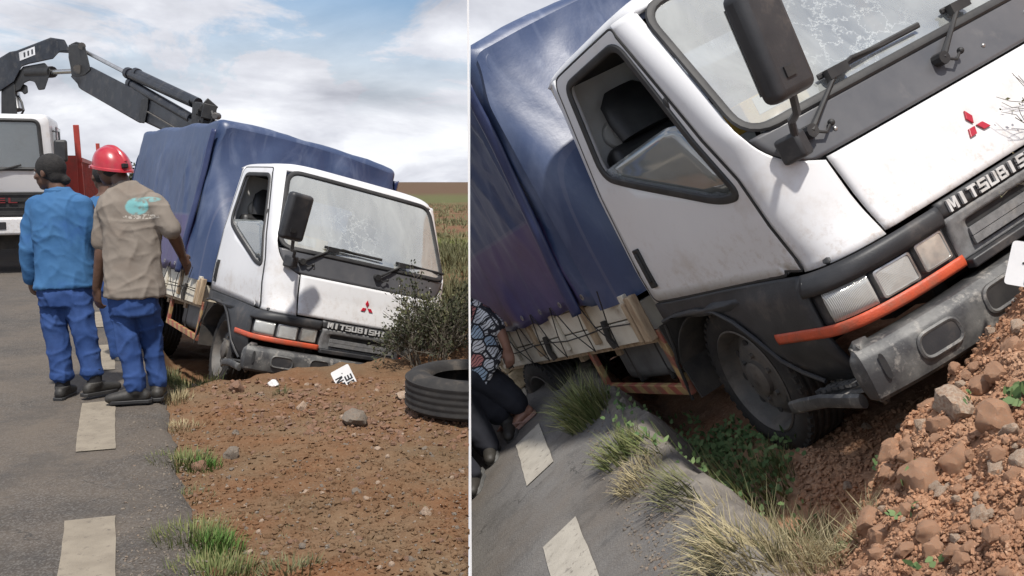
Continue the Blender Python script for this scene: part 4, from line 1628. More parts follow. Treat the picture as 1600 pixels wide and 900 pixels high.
bigB = [(1487, 628, 27, 'stone_pale', 'big pale boulder just below the bumper of the tilted truck', .85), (1555, 655, 25, 'stone_rust', 'big rust coloured boulder right of the pale boulder', .75),
        (1559, 582, 16, 'stone_rust', 'rust coloured stone high beside the bumper at the right edge', .8), (1383, 672, 16, 'stone_rust', 'brown stone in the shade left of the pale boulder', .8), (1389, 708, 17, 'stone_rust', 'upright brown stone below the shaded one', .9),
        (1440, 663, 10, 'stone_pale', 'small round pale stone below the big pale boulder', .9), (1466, 662, 13, 'stone_rust', 'round brown stone touching the small pale one', .9), (1497, 718, 21, 'stone_rust', 'knobbly tan stone in the middle of the sunlit dirt', .9),
        (1438, 746, 27, 'stone_rust', 'largest brown clod in the sunlit dirt', .8), (1359, 814, 17, 'stone_rust', 'rust brown clod casting a shadow near the dry grass', .9), (1374, 834, 15, 'stone_rust', 'rust brown clod touching the one near the dry grass', .9),
        (1555, 732, 15, 'stone_pale', 'flat pale stone under the rust coloured boulder', .5), (1585, 742, 11, 'stone_rust', 'rust stone at the right edge below the flat pale stone', .8), (1419, 694, 11, 'stone_rust', 'brown stone above another in the shade edge', .9),
        (1417, 712, 10, 'stone_rust', 'brown stone below another in the shade edge', .9), (1578, 675, 15, 'stone_pale', 'pale stone touching the rust coloured boulder', .8), (1442, 626, 14, 'stone_rust', 'brown stone half buried under the bumper corner', .7),
        (1530, 600, 15, 'stone_rust', 'brown stone between the boulders and the bumper', .7), (1582, 545, 14, 'stone_rust', 'brown stone at the right edge under the number plate', .8), (1490, 860, 13, 'stone_rust', 'brown stone low in the sunlit dirt', .7), (1450, 830, 16, 'stone_rust', 'tan clod left of the low brown stone', .7), (1530, 810, 14, 'stone_pale', 'pale tan stone low at the right', .7)]
for i, (u, v, r_, k, lab, fl_) in enumerate(bigB):
    p = LH(u, v)
    dep = (MAT_G @ p - CW).dot(MC @ Vector((0, 0, 1)))
    s = r_ / FPX * dep * 1.45
    put_rock('stone', k, 80 + i, (p.x, p.y, hB(p.x, p.y) + s * .02 * fl_), s * 1.12, MAT_G, lab, 'larger stones below the tilted truck', sub=3, flat=fl_)


def in_poly(p, poly):
    c = False
    for i in range(len(poly)):
        (x1, y1), (x2, y2) = poly[i - 1], poly[i]
        if (y1 > p[1]) != (y2 > p[1]) and p[0] < (x2 - x1) * (p[1] - y1) / (y2 - y1) + x1:
            c = not c
    return c


def sample(poly, n, rnd):
    us, vs = [p[0] for p in poly], [p[1] for p in poly]
    out = []
    while len(out) < n:
        p = (rnd.uniform(min(us), max(us)), rnd.uniform(min(vs), max(vs)))
        if in_poly(p, poly):
            out.append(p)
    return out


dirtA = [(270, 640), (300, 600), (640, 592), (731, 650), (731, 905), (330, 905), (285, 760)]
dirtB = [(1300, 700), (1390, 630), (1605, 430), (1605, 905), (1270, 905), (1330, 800)]
rn = random.Random(11)
for i, (u, v) in enumerate(sample(dirtA, 170, rn)):
    p = G(u, v)
    s = rn.uniform(.010, .024) * (1.3 if v < 680 else 1)
    kd = rn.choice(['stone_red', 'stone_red', 'stone_grey', 'stone_pale'])
    put_rock('small_stone', kd, rn.randrange(8), (p.x, p.y, hA(p.x, p.y) + s * .12), s, None,
             'small %s stone loose on the red dirt in front of the sunken truck' % {'stone_red': 'reddish brown', 'stone_grey': 'grey', 'stone_pale': 'pale'}[kd], 'small %s stones on the left dirt' % kd[6:], sub=2)
for i, (u, v) in enumerate(sample(dirtB, 130, rn)):
    p = LH(u, v)
    s = rn.choice([.010, .013, .016, .02, .026, .034]) * rn.uniform(.7, 1.2)
    kd = rn.choice(['stone_rust', 'stone_rust', 'stone_rust', 'stone_pale'])
    put_rock('small_stone', kd, 10 + rn.randrange(8), (p.x, p.y, hB(p.x, p.y) + s * .05), s, MAT_G,
             'small %s stone loose on the sunlit dirt below the tilted truck' % {'stone_rust': 'rusty brown', 'stone_pale': 'pale'}[kd], 'small %s stones on the right dirt' % kd[6:], sub=3)


def pebbles(name, poly, n, smin, smax, ray, hf, m, base, power=2.0, seed=1):
    r = np.random.default_rng(seed)
    bm = bmesh.new()
    bmesh.ops.create_icosphere(bm, subdivisions=1, radius=1)
    bv = np.array([v.co[:] for v in bm.verts]); bf = np.array([[v.index for v in f.verts] for f in bm.faces])
    bm.free()
    V, F = [], []
    rr = random.Random(seed)
    for i, (u, v) in enumerate(sample(poly, n, rr)):
        p = ray(u, v)
        s = smin + (smax - smin) * rr.random() ** (power * 2)
        q = bv * (1 + r.normal(0, .26, (len(bv), 1))) * s * np.array([1, rr.uniform(.7, 1), rr.uniform(.5, .9)])
        a = rr.uniform(0, 6.28)
        q = q @ np.array([[math.cos(a), -math.sin(a), 0], [math.sin(a), math.cos(a), 0], [0, 0, 1]])
        V.append(q + np.array([p.x, p.y, hf(p.x, p.y) + s * .15]))
        F.append(bf + i * len(bv))
    me = bpy.data.meshes.new(name)
    me.from_pydata(np.concatenate(V).tolist(), [], np.concatenate(F).tolist())
    me.update()
    o = link(name, me, m, ang=40)
    if base is not None:
        o.matrix_world = base
    tag(o, kind='stuff')
    return o


pebbles('gravel', dirtA, 7000, .003, .018, lambda u, v: G(u, v), hA, 'dirt_red', None, 1.6, 1)
pebbles('gravel', [(330, 596), (640, 592), (731, 655), (731, 700), (560, 690), (330, 650)], 1500, .004, .026, lambda u, v: G(u, v), hA, 'stone_red', None, 1.4, 12)
pebbles('gravel', dirtA, 1200, .003, .012, lambda u, v: G(u, v), hA, 'stone_grey', None, 1.6, 2)
pebbles('gravel', [(200, 640), (270, 640), (330, 905), (180, 905)], 900, .002, .008, lambda u, v: G(u, v), lambda x, y: max(.004, hA(x, y)), 'stone_grey', None, 1.6, 3)
pebbles('clods', dirtB, 6500, .002, .010, LH, hB, 'dirt_pale', MAT_G, 1.5, 4)
pebbles('clods', [(1240, 720), (1300, 660), (1385, 625), (1440, 600), (1420, 680), (1340, 790), (1250, 790)], 1800, .003, .016, LH, hB, 'dirt_pale', MAT_G, 1.5, 6)
pebbles('clods', [(1605, 330), (2300, 200), (2300, 1000), (1605, 1000)], 4500, .003, .018, LH, hB, 'dirt_pale', MAT_G, 1.4, 14)
pebbles('grit', [(860, 560), (960, 640), (1120, 900), (1000, 900), (900, 660)], 1300, .002, .009, lambda u, v: L(u, v, 0), lambda x, y: max(hB(x, y), 0), 'stone_grey', MAT_G, 1.6, 5)


# ------------------------------------------------------------------ grass, weeds, shrubs
def blades(mb, n, center, rad, h, w, rnd, lean=.5, hf=None, bend=.5, dirn=None):
    for _ in range(n):
        a = rnd.uniform(0, 6.283)
        q = math.sqrt(rnd.random())
        bx_, by_ = center[0] + math.cos(a) * rad * q, center[1] + math.sin(a) * rad * q
        bz = hf(bx_, by_) if hf else center[2]
        hh = h * rnd.uniform(.45, 1.15) * (1 - .35 * q)
        a2 = a + rnd.uniform(-1, 1)
        ln = lean * rnd.uniform(.15, 1.0)
        d = Vector((math.cos(a2) * ln, math.sin(a2) * ln, 1)).normalized()
        if dirn:
            d = (d + Vector(dirn)).normalized()
        s = Vector((-math.sin(a2 + rnd.uniform(-.6, .6)), math.cos(a2), 0)).normalized() * w * rnd.uniform(.6, 1.2)
        p0 = Vector((bx_, by_, bz - .01))
        p1 = p0 + d * hh * .5
        out = Vector((d.x, d.y, 0)) * bend
        p2 = p0 + d * hh + out * hh * .5 - Vector((0, 0, 1)) * hh * bend * .35 * ln
        mb.add([p0 - s, p0 + s, p1 + s * .75, p1 - s * .75, p2], [(0, 1, 2, 3), (3, 2, 4)])


rn = random.Random(5)


def tuft(pix, h, rad, n, m, label, group, side='A', w=.0035, lean=.6, hh=0, bend=.5, name='grass_tuft', dirn=None):
    mb = MB()
    if side == 'A':
        p = G(*pix)
        blades(mb, n, (0, 0, 0), rad, h, w, rn, lean, lambda x, y: max(hA(x + p.x, y + p.y) - hA(p.x, p.y), -.3), bend, dirn)
        o = mb.build(name, m, smooth=False)
        o.location = (p.x, p.y, hA(p.x, p.y))
        tag(o, label, 'grass', group)
        cut(o, -1, .004)
    else:
        p = L(pix[0], pix[1], hh)
        z0 = max(hB(p.x, p.y), -1)
        blades(mb, n, (0, 0, 0), rad, h, w, rn, lean, lambda x, y: hB(x + p.x, y + p.y) - z0, bend, dirn)
        o = mb.build(name, m, smooth=False)
        o.matrix_world = MAT_G @ Matrix.Translation((p.x, p.y, z0))
        tag(o, label, 'grass', group)
    return o


gA_ = 'grass tufts along the left road edge'
tuft((283, 716), .12, .17, 420, 'grass_green', 'low green tuft beside the rust red clod at the road edge', gA_)
tuft((318, 722), .10, .09, 160, 'grass_lush', 'small bright green tuft just right of the rust red clod', gA_)
tuft((300, 838), .15, .16, 520, 'grass_green', 'wide green tuft at the road edge low in the left half', gA_)
tuft((335, 850), .13, .12, 280, 'grass_lush', 'bright green tuft joined to the wide one', gA_)
tuft((330, 890), .14, .17, 420, 'grass_green', 'nearest green tuft at the bottom of the left half', gA_)
tuft((445, 893), .10, .14, 200, 'grass_olive', 'sparse olive tuft at the bottom beside the dirt', gA_)
tuft((275, 585), .18, .18, 320, 'grass_olive', 'olive tuft right behind the boots of the man in the tan shirt', gA_)
tuft((305, 592), .20, .22, 420, 'grass_green', 'weedy tuft against the sunken front wheel', gA_)
tuft((268, 620), .12, .14, 240, 'grass_dry', 'dry tuft beside the boots of the man in the tan shirt', gA_)
tuft((275, 660), .07, .16, 180, 'grass_dry', 'thin dry tuft on the dirt between boots and low green tuft', gA_)
tuft((290, 765), .06, .14, 120, 'grass_olive', 'thin olive tuft below the rust red clod', gA_)
tuft((440, 612), .09, .06, 50, 'grass_olive', 'tiny tuft below the bumper of the sunken truck', gA_)
mb = MB()
for _ in range(26):
    q = (rn.uniform(260, 330), rn.uniform(560, 612))
    p = G(*q)
    blades(mb, 26, (p.x, p.y, 0), .09, .09, .004, rn, .8, hA)
tag(mb.build('verge_grass', 'grass_olive', smooth=False), kind='stuff')
mb = MB()
for _ in range(120):
    q = (rn.gauss(300, 34) + 20 * rn.random(), rn.uniform(640, 905))
    p = G(*q)
    blades(mb, 9, (p.x, p.y, 0), .05, .035, .0022, rn, 1.0, hA)
tag(mb.build('verge_grass', 'grass_dry', smooth=False), kind='stuff')
mb = MB()
for _ in range(340):
    q = rn.choice([(rn.gauss(360, 60), rn.uniform(790, 905)), (rn.uniform(270, 730), rn.uniform(640, 905))])
    if q[0] > 728:
        continue
    p = G(*q)
    blades(mb, 5, (p.x, p.y, 0), .03, .04, .0018, rn, 1.2, hA)
tag(mb.build('dirt_sprigs', 'grass_olive', smooth=False), kind='stuff')
# far field growth behind the sunken truck
mb = MB()
for _ in range(2600):
    v = 283 + 1500 * 1.5 / math.exp(rn.uniform(math.log(10.0), math.log(60)))
    u = rn.uniform(590, 731)
    p = G(u, v, -.1)
    if nz3(p.x * .35, p.y * .18, 2) < -.05 and rn.random() < .8:
        continue
    k = min(1.6, p.y / 22)
    blades(mb, 5, (p.x, p.y, hF(p.x, p.y) if p.y > 13.5 else hA(p.x, p.y)), .12, .16 * k + .06, .006 + .004 * k, rn, .9)
o = mb.build('field_weeds', 'grass_olive', smooth=False)
tag(o, kind='stuff')
cut(o, -1, .004)


def shrub(name, base, h, rad, nst, leaves, lsize, m, rnd, droop=.0):
    """twiggy shrub: trunk part of stems that fork, and a crown of many small leaves"""
    tw, lf = MB(), MB()
    tips = []

    def grow(p, d, ln, r, lev):
        q = p + d * ln
        mid = p.lerp(q, .5) + Vector((rnd.gauss(0, 1), rnd.gauss(0, 1), rnd.gauss(0, 1))) * ln * .06
        tw.tube([p, mid, q], [r, r * .85, r * .65], 5)
        if lev <= 1:
            tips.append((p, mid, q))
        if lev > 0:
            for _ in range(rnd.choice([2, 3, 3])):
                e = (d + Vector((rnd.gauss(0, .5), rnd.gauss(0, .5), rnd.gauss(.05, .4) - droop))).normalized()
                grow(p.lerp(q, rnd.uniform(.5, 1)), e, ln * rnd.uniform(.55, .8), r * .6, lev - 1)
    for _ in range(nst):
        a = rnd.uniform(0, 6.283)
        d = Vector((math.cos(a) * rad / h * rnd.uniform(.1, 1), math.sin(a) * rad / h * rnd.uniform(.1, 1), 1)).normalized()
        grow(Vector((math.cos(a) * rad * .15, math.sin(a) * rad * .15, 0)), d, h * .42 * rnd.uniform(.7, 1.1), .008 * h, 3)
    for _ in range(leaves):
        p, m_, q = rnd.choice(tips)
        c = p.lerp(q, rnd.uniform(.2, 1.1)) + Vector((rnd.gauss(0, 1), rnd.gauss(0, 1), rnd.gauss(0, 1))) * h * .02
        d = ((q - p).normalized() + Vector((rnd.gauss(0, .6), rnd.gauss(0, .6), rnd.gauss(0, .6)))).normalized()
        s = d.orthogonal()
        s = (Matrix.Rotation(rnd.uniform(0, 6.28), 3, d) @ s) * lsize * .22
        L_ = lsize * rnd.uniform(.6, 1.3)
        lf.add([c, c + d * L_ * .5 + s, c + d * L_, c + d * L_ * .5 - s], [(0, 1, 2, 3)])
    root = empty(name, m=base)
    tw.build('stems', 'twig', root)
    f = lf.build('foliage', m, root, smooth=False)
    f['kind'] = 'stuff'
    return root


def gp(u, v, d, z=None):
    p = P(u, v, d)
    return p


p = P(668, 570, 7.75); p.z = -.12
sh = shrub('shrub', Matrix.Translation(p), .92, .50, 20, 3300, .030, 'bush_leaf', random.Random(21))
tag(sh, 'dark leafy shrub pressed against the front of the sunken truck', 'shrub'); cut_tree(sh, -1, .004)
p = P(690, 560, 8.0); p.z = -.1
sh = shrub('shrub', Matrix.Translation(p), .80, .30, 12, 2200, .035, 'grass_olive', random.Random(22))
tag(sh, 'olive shrub behind the old tyre', 'shrub'); cut_tree(sh, -1, .004)
tuft((706, 535), 1.0, .34, 700, 'grass_rough', 'tallest rough grass standing behind the old tyre', gA_, w=.004, lean=.5)
tuft((676, 548), .75, .30, 420, 'grass_rough', 'tall rough grass growing through the dark shrub', gA_, w=.004, lean=.5)
mb = MB()
for _ in range(520):
    u, v = rn.uniform(600, 731), rn.uniform(385, 520)
    p = G(u, v, -.1)
    if nz3(p.x * 1.3, p.y * .5, 6) < -.22:
        continue
    blades(mb, 12, (p.x, p.y, 0), .14, .30 + .012 * p.y, .006, rn, .8, lambda x, y: hA(x, y) if y < 13.5 else hF(x, y), .6)
o = mb.build('rough_grass', 'grass_rough', smooth=False)
tag(o, kind='stuff')
cut(o, -1, .004)
# right half: ditch vegetation
gB_ = 'grass tufts along the bank road edge'
tuft((922, 652), .32, .15, 380, 'grass_green', 'tall green grass clump at the road edge below the side guard', gB_, 'B', .004, .55, bend=.9)
tuft((900, 632), .28, .12, 130, 'grass_olive', 'olive grass mixed in beside the tall green clump', gB_, 'B', .003, .8, bend=1.1)
tuft((972, 712), .19, .12, 240, 'grass_green', 'middle green clump growing on the broken asphalt edge', gB_, 'B', .003, .6, bend=.7)
tuft((1003, 748), .16, .12, 260, 'grass_dry', 'straw coloured dry clump on the broken asphalt edge', gB_, 'B', .0025, .9, bend=.9)
tuft((1130, 735), .26, .24, 420, 'grass_green', 'green grass in the ditch below the front wheel', gB_, 'B', .003, .7, -.3)
tuft((1160, 795), .24, .22, 420, 'grass_olive', 'olive grass on the slope below the ditch', gB_, 'B', .003, .8, -.2)
tuft((1195, 845), .24, .20, 360, 'grass_dry', 'tangled dry grass low in the middle of the right half', gB_, 'B', .0022, 1.0, -.1, .9)
tuft((1210, 890), .24, .17, 420, 'grass_dry', 'pale yellow dry grass at the bottom edge', gB_, 'B', .0022, .9, -.1, .9)
tuft((1290, 790), .16, .12, 120, 'grass_dry', 'thin dry stalks at the edge of the sunlit dirt', gB_, 'B', .0018, 1.1, -.1, .6)
tuft((1110, 860), .05, .07, 90, 'grass_green', 'tiny green tuft on the crumbling road edge', gB_, 'B', .002, .9, 0)
tuft((1330, 655), .10, .05, 30, 'grass_olive', 'few olive blades under the bumper corner', gB_, 'B', .002, 1.0, -.25)
tuft((1160, 880), .16, .16, 200, 'grass_olive', 'olive and brown grass left of the pale yellow clump', gB_, 'B', .0025, .9, -.05)


def leafy(mb, c, n, rad, size, rnd, hf, up=.1):
    for _ in range(n):
        a, q = rnd.uniform(0, 6.283), math.sqrt(rnd.random())
        x, y = c[0] + math.cos(a) * rad * q, c[1] + math.sin(a) * rad * q
        b = Vector((x, y, hf(x, y) + rnd.uniform(0, up)))
        d = Vector((rnd.gauss(0, 1), rnd.gauss(0, 1), rnd.uniform(.1, 1.0))).normalized()
        s = d.orthogonal().normalized() * size * .33
        l = size * rnd.uniform(.6, 1.3)
        mb.add([b, b + d * l * .35 + s, b + d * l * .8 + s * .6, b + d * l * 1.05, b + d * l * .8 - s * .6, b + d * l * .35 - s], [(0, 1, 2, 3), (0, 3, 4, 5)])


mb = MB()
rn2 = random.Random(9)
for (u, v, n, hh) in ((1090, 705, 170, -.4), (1130, 700, 220, -.45), (1170, 705, 190, -.45), (1210, 715, 110, -.42), (1060, 680, 70, -.4), (1130, 745, 120, -.35), (1080, 730, 70, -.35), (1170, 760, 70, -.3)):
    q = L(u, v, hh)
    leafy(mb, (q.x, q.y), n, .17, .032, rn2, hB, .10)
o = mb.build('ditch_weeds', 'weed_leaf', smooth=False)
o.matrix_world = MAT_G
tag(o, kind='stuff')
for (u, v, n, sz, lab) in ((1335, 672, 12, .032, 'small green weed under the bumper corner'), (1418, 738, 8, .028, 'small green weed at the edge of the shade'), (1592, 620, 24, .038, 'leafy green weed at the right edge above the rust boulder'), (1512, 628, 10, .026, 'sprig of grass touching the big pale boulder'), (1270, 790, 14, .04, 'broad leaved weed among the thin dry stalks'), (1412, 795, 8, .026, 'pale green weed in the sunlit dirt'), (1450, 885, 7, .024, 'tiny weed at the bottom of the sunlit dirt')):
    q = L(u, v, -.1)
    mb = MB()
    leafy(mb, (0, 0), n, .035, sz, rn2, lambda x, y: 0, .02)
    o = mb.build('weed', 'weed_leaf', smooth=False)
    o.matrix_world = MAT_G @ Matrix.Translation((q.x, q.y, hB(q.x, q.y)))
    tag(o, lab, 'weed', 'small weeds on the right bank')
q = MAT_GI @ P(1640, 190, 3.75)
sh = shrub('shrub', MAT_G @ Matrix.Translation((q.x + .07, q.y - .03, q.z - .42)), .85, .45, 14, 260, .018, 'grass_olive', random.Random(33))
tag(sh, 'bare twiggy shrub reaching over the front of the tilted truck', 'shrub')
mb = MB()
for _ in range(260):
    x, y = rn2.uniform(2.4, 6), rn2.uniform(3.5, 9)
    blades(mb, 12, (x, y, 0), .12, .16, .004, rn2, 1.0, hB)
o = mb.build('bank_grass', 'grass_dry', smooth=False)
o.matrix_world = MAT_G
tag(o, kind='stuff')
# ------------------------------------------------------------------ old tyre, number plates, pillar
def tyre_at(u, v, d, rad, wid, tilt):
    mb = MB()
    k = rad / .4
    pr = [(.235 * k, wid * .30), (.25 * k, wid * .42), (.285 * k, wid * .5), (.335 * k, wid * .5), (.372 * k, wid * .44), (.392 * k, wid * .34)]
    for i in range(9):
        y = wid * (.32 - .64 * i / 8)
        pr.append(((.40 if i % 2 == 0 else .396) * k, y + .004))
        pr.append(((.40 if i % 2 == 0 else .396) * k, y - .007))
    low = [(r, -y) for r, y in pr[:6]][::-1]
    mb.lathe(pr + low + [(.245 * k, -wid * .3), (.33 * k, -wid * .36), (.35 * k, 0), (.33 * k, wid * .36), pr[0]], (0, 0, 0), 72)
    o = mb.build('old_tyre', 'tyre_rubber')
    c = P(u, v, d)
    o.matrix_world = Matrix.Translation(c) @ Matrix.Rotation(R(tilt[0]), 4, 'Y') @ Matrix.Rotation(R(90 + tilt[1]), 4, 'X')
    return o


ty = tyre_at(735, 608, 6.25, .425, .25, (2, 1))
tag(ty, 'old worn tyre lying flat on the dirt beside the white rod', 'tyre')
cut(ty, -1, .004)


def plate(tl, bl, d, rows, length, tiltz, label, clip=False):
    """white plate with one short side from pixel bl up to pixel tl; text runs to the right of that side"""
    A_, B_ = P(*bl, d), P(*tl, d)
    up = (B_ - A_)
    hgt = up.length
    up.normalize()
    nrm = ((CW - A_).normalized() + Vector((0, 0, tiltz))).normalized()
    nrm = (nrm - up * nrm.dot(up)).normalized()
    rt = up.cross(nrm).normalized()
    m = Matrix((rt, up, nrm)).transposed().to_4x4()
    m.translation = A_
    root = empty('number_plate', m=m)
    mb = MB()
    lp = roundpoly([(0, 0), (length, 0), (length, hgt), (0, hgt)], .014, 4)
    mb.add([(x, y, 0) for x, y in lp] + [(x, y, -.003) for x, y in lp], [tuple(range(len(lp)))] + [tuple(range(len(lp), 2 * len(lp)))[::-1]] + [(i, (i + 1) % len(lp), len(lp) + (i + 1) % len(lp), len(lp) + i) for i in range(len(lp))])
    mb.build('plate', 'plate_white', root, smooth=False)
    for txt, x0, y0, w_, h_, g in rows:
        for i, ch in enumerate(txt):
            mb = MB()
            letter(mb, ch, lambda a, b, h: (x0 + i * g + a * w_, y0 * hgt + b * h_ * hgt, .0005 + h), .002)
            mb.build('character', 'ink_black', root, smooth=False)
    mb = MB()
    mb.lathe([(0, 0), (.004, 0), (.004, .002), (0, .002)], (0, 0, 0), 8)
    mb.v = [(x + .045, z + hgt * .52, y) for x, y, z in mb.v]
    mb.build('bolt_hole_shade', 'ink_black', root)  # black disc on the plate, drawn as the shade of a drilled hole
    tag(root, label, 'number plate')
    return root


plate((543.5, 568), (516, 583), 7.15, (('306', .075, .54, .038, .38, .05), ('NG', .060, .08, .038, .38, .052)), .30, .25, 'white number plate leaning half buried below the bumper of the sunken truck')
plate((1583, 375), (1568, 443), 3.18, (('306', .095, .54, .038, .38, .05), ('NG', .058, .06, .036, .40, .052)), .30, .2, 'white number plate at the right edge in front of the tilted bumper')

# ------------------------------------------------------------------ people
mat('skin_dark', (0.085, 0.042, 0.026), 0.5, (0.11, 0.056, 0.035), 8, bump=0.05, bscale=60)
mat('skin_brown', (0.25, 0.13, 0.09), 0.5, (0.3, 0.16, 0.11), 8, bump=0.05, bscale=60)
mat('hair_black', (0.010, 0.009, 0.009), 0.85, (0.02, 0.018, 0.017), 40, bump=0.6, bscale=90)
mat('cloth_jacket', (0.037, 0.112, 0.245), 0.8, (0.05, 0.14, 0.29), 4, bump=0.35, bscale=10, grime=(0.03, 0.09, 0.26), gscale=3, spec=0.2)
mat('cloth_trousers', (0.026, 0.058, 0.175), 0.85, (0.04, 0.08, 0.215), 4, bump=0.35, bscale=12, grime=(0.025, 0.04, 0.11), gscale=2.4, spec=0.15)
mat('boot_leather', (0.018, 0.017, 0.016), 0.6, (0.04, 0.036, 0.03), 8, bump=0.3, bscale=40)
mat('sock_black', (0.012, 0.012, 0.014), 0.9, (0.02, 0.02, 0.022), 30)
mat('helmet_red', (0.42, 0.018, 0.03), 0.3, (0.36, 0.015, 0.025), 3, coat=0.5, grime=(0.25, 0.03, 0.03), gscale=8)
mat('cloth_dark', (0.012, 0.013, 0.02), 0.85, (0.02, 0.022, 0.03), 5, bump=0.3, bscale=12)
mat('sandal', (0.34, 0.21, 0.17), 0.7, (0.25, 0.14, 0.11), 9)
mat('eye_white', (0.7, 0.68, 0.64), 0.2, (0.6, 0.58, 0.54), 20)


def tee_build(t, b, tcn, c, nz):
    o = xyz(t, tcn)
    def blob(cx, cz, rx, rz):
        a = mathn(t, 'POWER', mathn(t, 'DIVIDE', mathn(t, 'SUBTRACT', o[0], cx), rx), 2)
        d = mathn(t, 'POWER', mathn(t, 'DIVIDE', mathn(t, 'SUBTRACT', o[2], cz), rz), 2)
        return mathn(t, 'SUBTRACT', 1.0, mathn(t, 'ADD', a, d), True)
    m1 = mathn(t, 'MULTIPLY', ramp(t, blob(-.015, 1.33, .075, .062), [(0.05, 0.0), (0.3, 1.0)]), ramp(t, nz(22, 3), [(0.34, 0.2), (0.5, 1.0)]))
    m3 = mathn(t, 'MULTIPLY', ramp(t, blob(.055, 1.375, .075, .02), [(0.05, 0.0), (0.4, 0.7)]), ramp(t, nz(30, 3), [(0.4, 0.1), (0.55, 1.0)]))
    col = mixc(t, mathn(t, 'MAXIMUM', m1, m3), c, (0.18, 0.40, 0.41))
    wv = N(t, 'ShaderNodeTexNoise', inp={'Scale': 60.0, 'Detail': 2.0})
    t.links.new(tcn.outputs['Object'], wv.inputs[0])
    m2 = mathn(t, 'MULTIPLY', ramp(t, blob(.02, 1.262, .12, .017), [(0.02, 0.0), (0.2, 0.8)]), ramp(t, wv.outputs[0], [(0.48, 0.0), (0.53, 1.0)]))
    return mixc(t, m2, col, (0.5, 0.47, 0.42))


mat('cloth_tee', (0.225, 0.195, 0.165), 0.85, (0.195, 0.168, 0.142), 4, bump=0.3, bscale=11, build=tee_build, grime=(0.2, 0.16, 0.13), gscale=4, spec=0.15)


def print_build(t, b, tcn, c, nz):
    mp = N(t, 'ShaderNodeMapping', inp={'Scale': (1, 1, 1)})
    t.links.new(tcn.outputs['Object'], mp.inputs[0])
    v = N(t, 'ShaderNodeTexVoronoi', feature='DISTANCE_TO_EDGE', inp={'Scale': 13.0})
    t.links.new(mp.outputs[0], v.inputs[0])
    v2 = N(t, 'ShaderNodeTexVoronoi', inp={'Scale': 13.0})
    t.links.new(mp.outputs[0], v2.inputs[0])
    w = N(t, 'ShaderNodeTexWave', inp={'Scale': 16.0, 'Distortion': 7.0, 'Detail': 1.0})
    w.wave_type = 'RINGS'
    t.links.new(tcn.outputs['Object'], w.inputs[0])
    s = t.nodes.new('ShaderNodeSeparateColor')
    t.links.new(v2.outputs['Color'], s.inputs[0])
    base = ramp(t, s.outputs[0], [(0.0, (0.6, 0.62, 0.64)), (0.5, (0.32, 0.42, 0.52)), (0.7, (0.62, 0.62, 0.62)), (0.9, (0.5, 0.2, 0.18))], 'CONSTANT')
    ink = mathn(t, 'MAXIMUM', ramp(t, v.outputs['Distance'], [(0.06, 1.0), (0.09, 0.0)]), ramp(t, w.outputs['Fac'], [(0.12, 1.0), (0.22, 0.0)]))
    return mixc(t, ink, base, (0.015, 0.015, 0.02))


mat('cloth_print', (0.5, 0.5, 0.5), 0.8, build=print_build)


def smooth_path(pts, rad, k=5):
    """Catmull-Rom through joints with radii"""
    P_, Q = [], []
    n = len(pts)
    pts = [Vector(p) for p in pts]
    rad = [(r, r) if not isinstance(r, (tuple, list)) else r for r in rad]
    for i in range(n - 1):
        p0, p1, p2, p3 = pts[max(i - 1, 0)], pts[i], pts[i + 1], pts[min(i + 2, n - 1)]
        for j in range(k):
            t = j / k
            P_.append(.5 * ((2 * p1) + (p2 - p0) * t + (2 * p0 - 5 * p1 + 4 * p2 - p3) * t * t + (3 * p1 - p0 - 3 * p2 + p3) * t ** 3))
            Q.append((rad[i][0] + (rad[i + 1][0] - rad[i][0]) * t, rad[i][1] + (rad[i + 1][1] - rad[i][1]) * t))
    P_.append(pts[-1]); Q.append(rad[-1])
    return P_, Q


def limb(mb, pts, rad, n=16, side=None, k=5):
    a, b = smooth_path(pts, rad, k)
    mb.tube(a, b, n, True, side=side)
    mb.ball(pts[0], min(rad[0]) if isinstance(rad[0], (tuple, list)) else rad[0], 12, 8)
    mb.ball(pts[-1], (min(rad[-1]) if isinstance(rad[-1], (tuple, list)) else rad[-1]), 12, 8)


def torso(mb, secs, n=28):
    """sections: centre, half width vector, half depth vector"""
    rings = []
    C_, A_, B_ = [Vector(s[0]) for s in secs], [Vector(s[1]) for s in secs], [Vector(s[2]) for s in secs]
    m = len(secs)
    for i in range(m - 1):
        for j in range(5):
            t = j / 5
            def cr(X):
                p0, p1, p2, p3 = X[max(i - 1, 0)], X[i], X[i + 1], X[min(i + 2, m - 1)]
                return .5 * ((2 * p1) + (p2 - p0) * t + (2 * p0 - 5 * p1 + 4 * p2 - p3) * t * t + (3 * p1 - p0 - 3 * p2 + p3) * t ** 3)
            c, a, b = cr(C_), cr(A_), cr(B_)
            rings.append([c + a * math.copysign(abs(math.cos(w)) ** .85, math.cos(w)) + b * math.copysign(abs(math.sin(w)) ** .85, math.sin(w)) for w in [2 * math.pi * q / n for q in range(n)]])
    rings.append([C_[-1] + A_[-1] * math.cos(2 * math.pi * q / n) + B_[-1] * math.sin(2 * math.pi * q / n) for q in range(n)])
    mb.loft(rings)


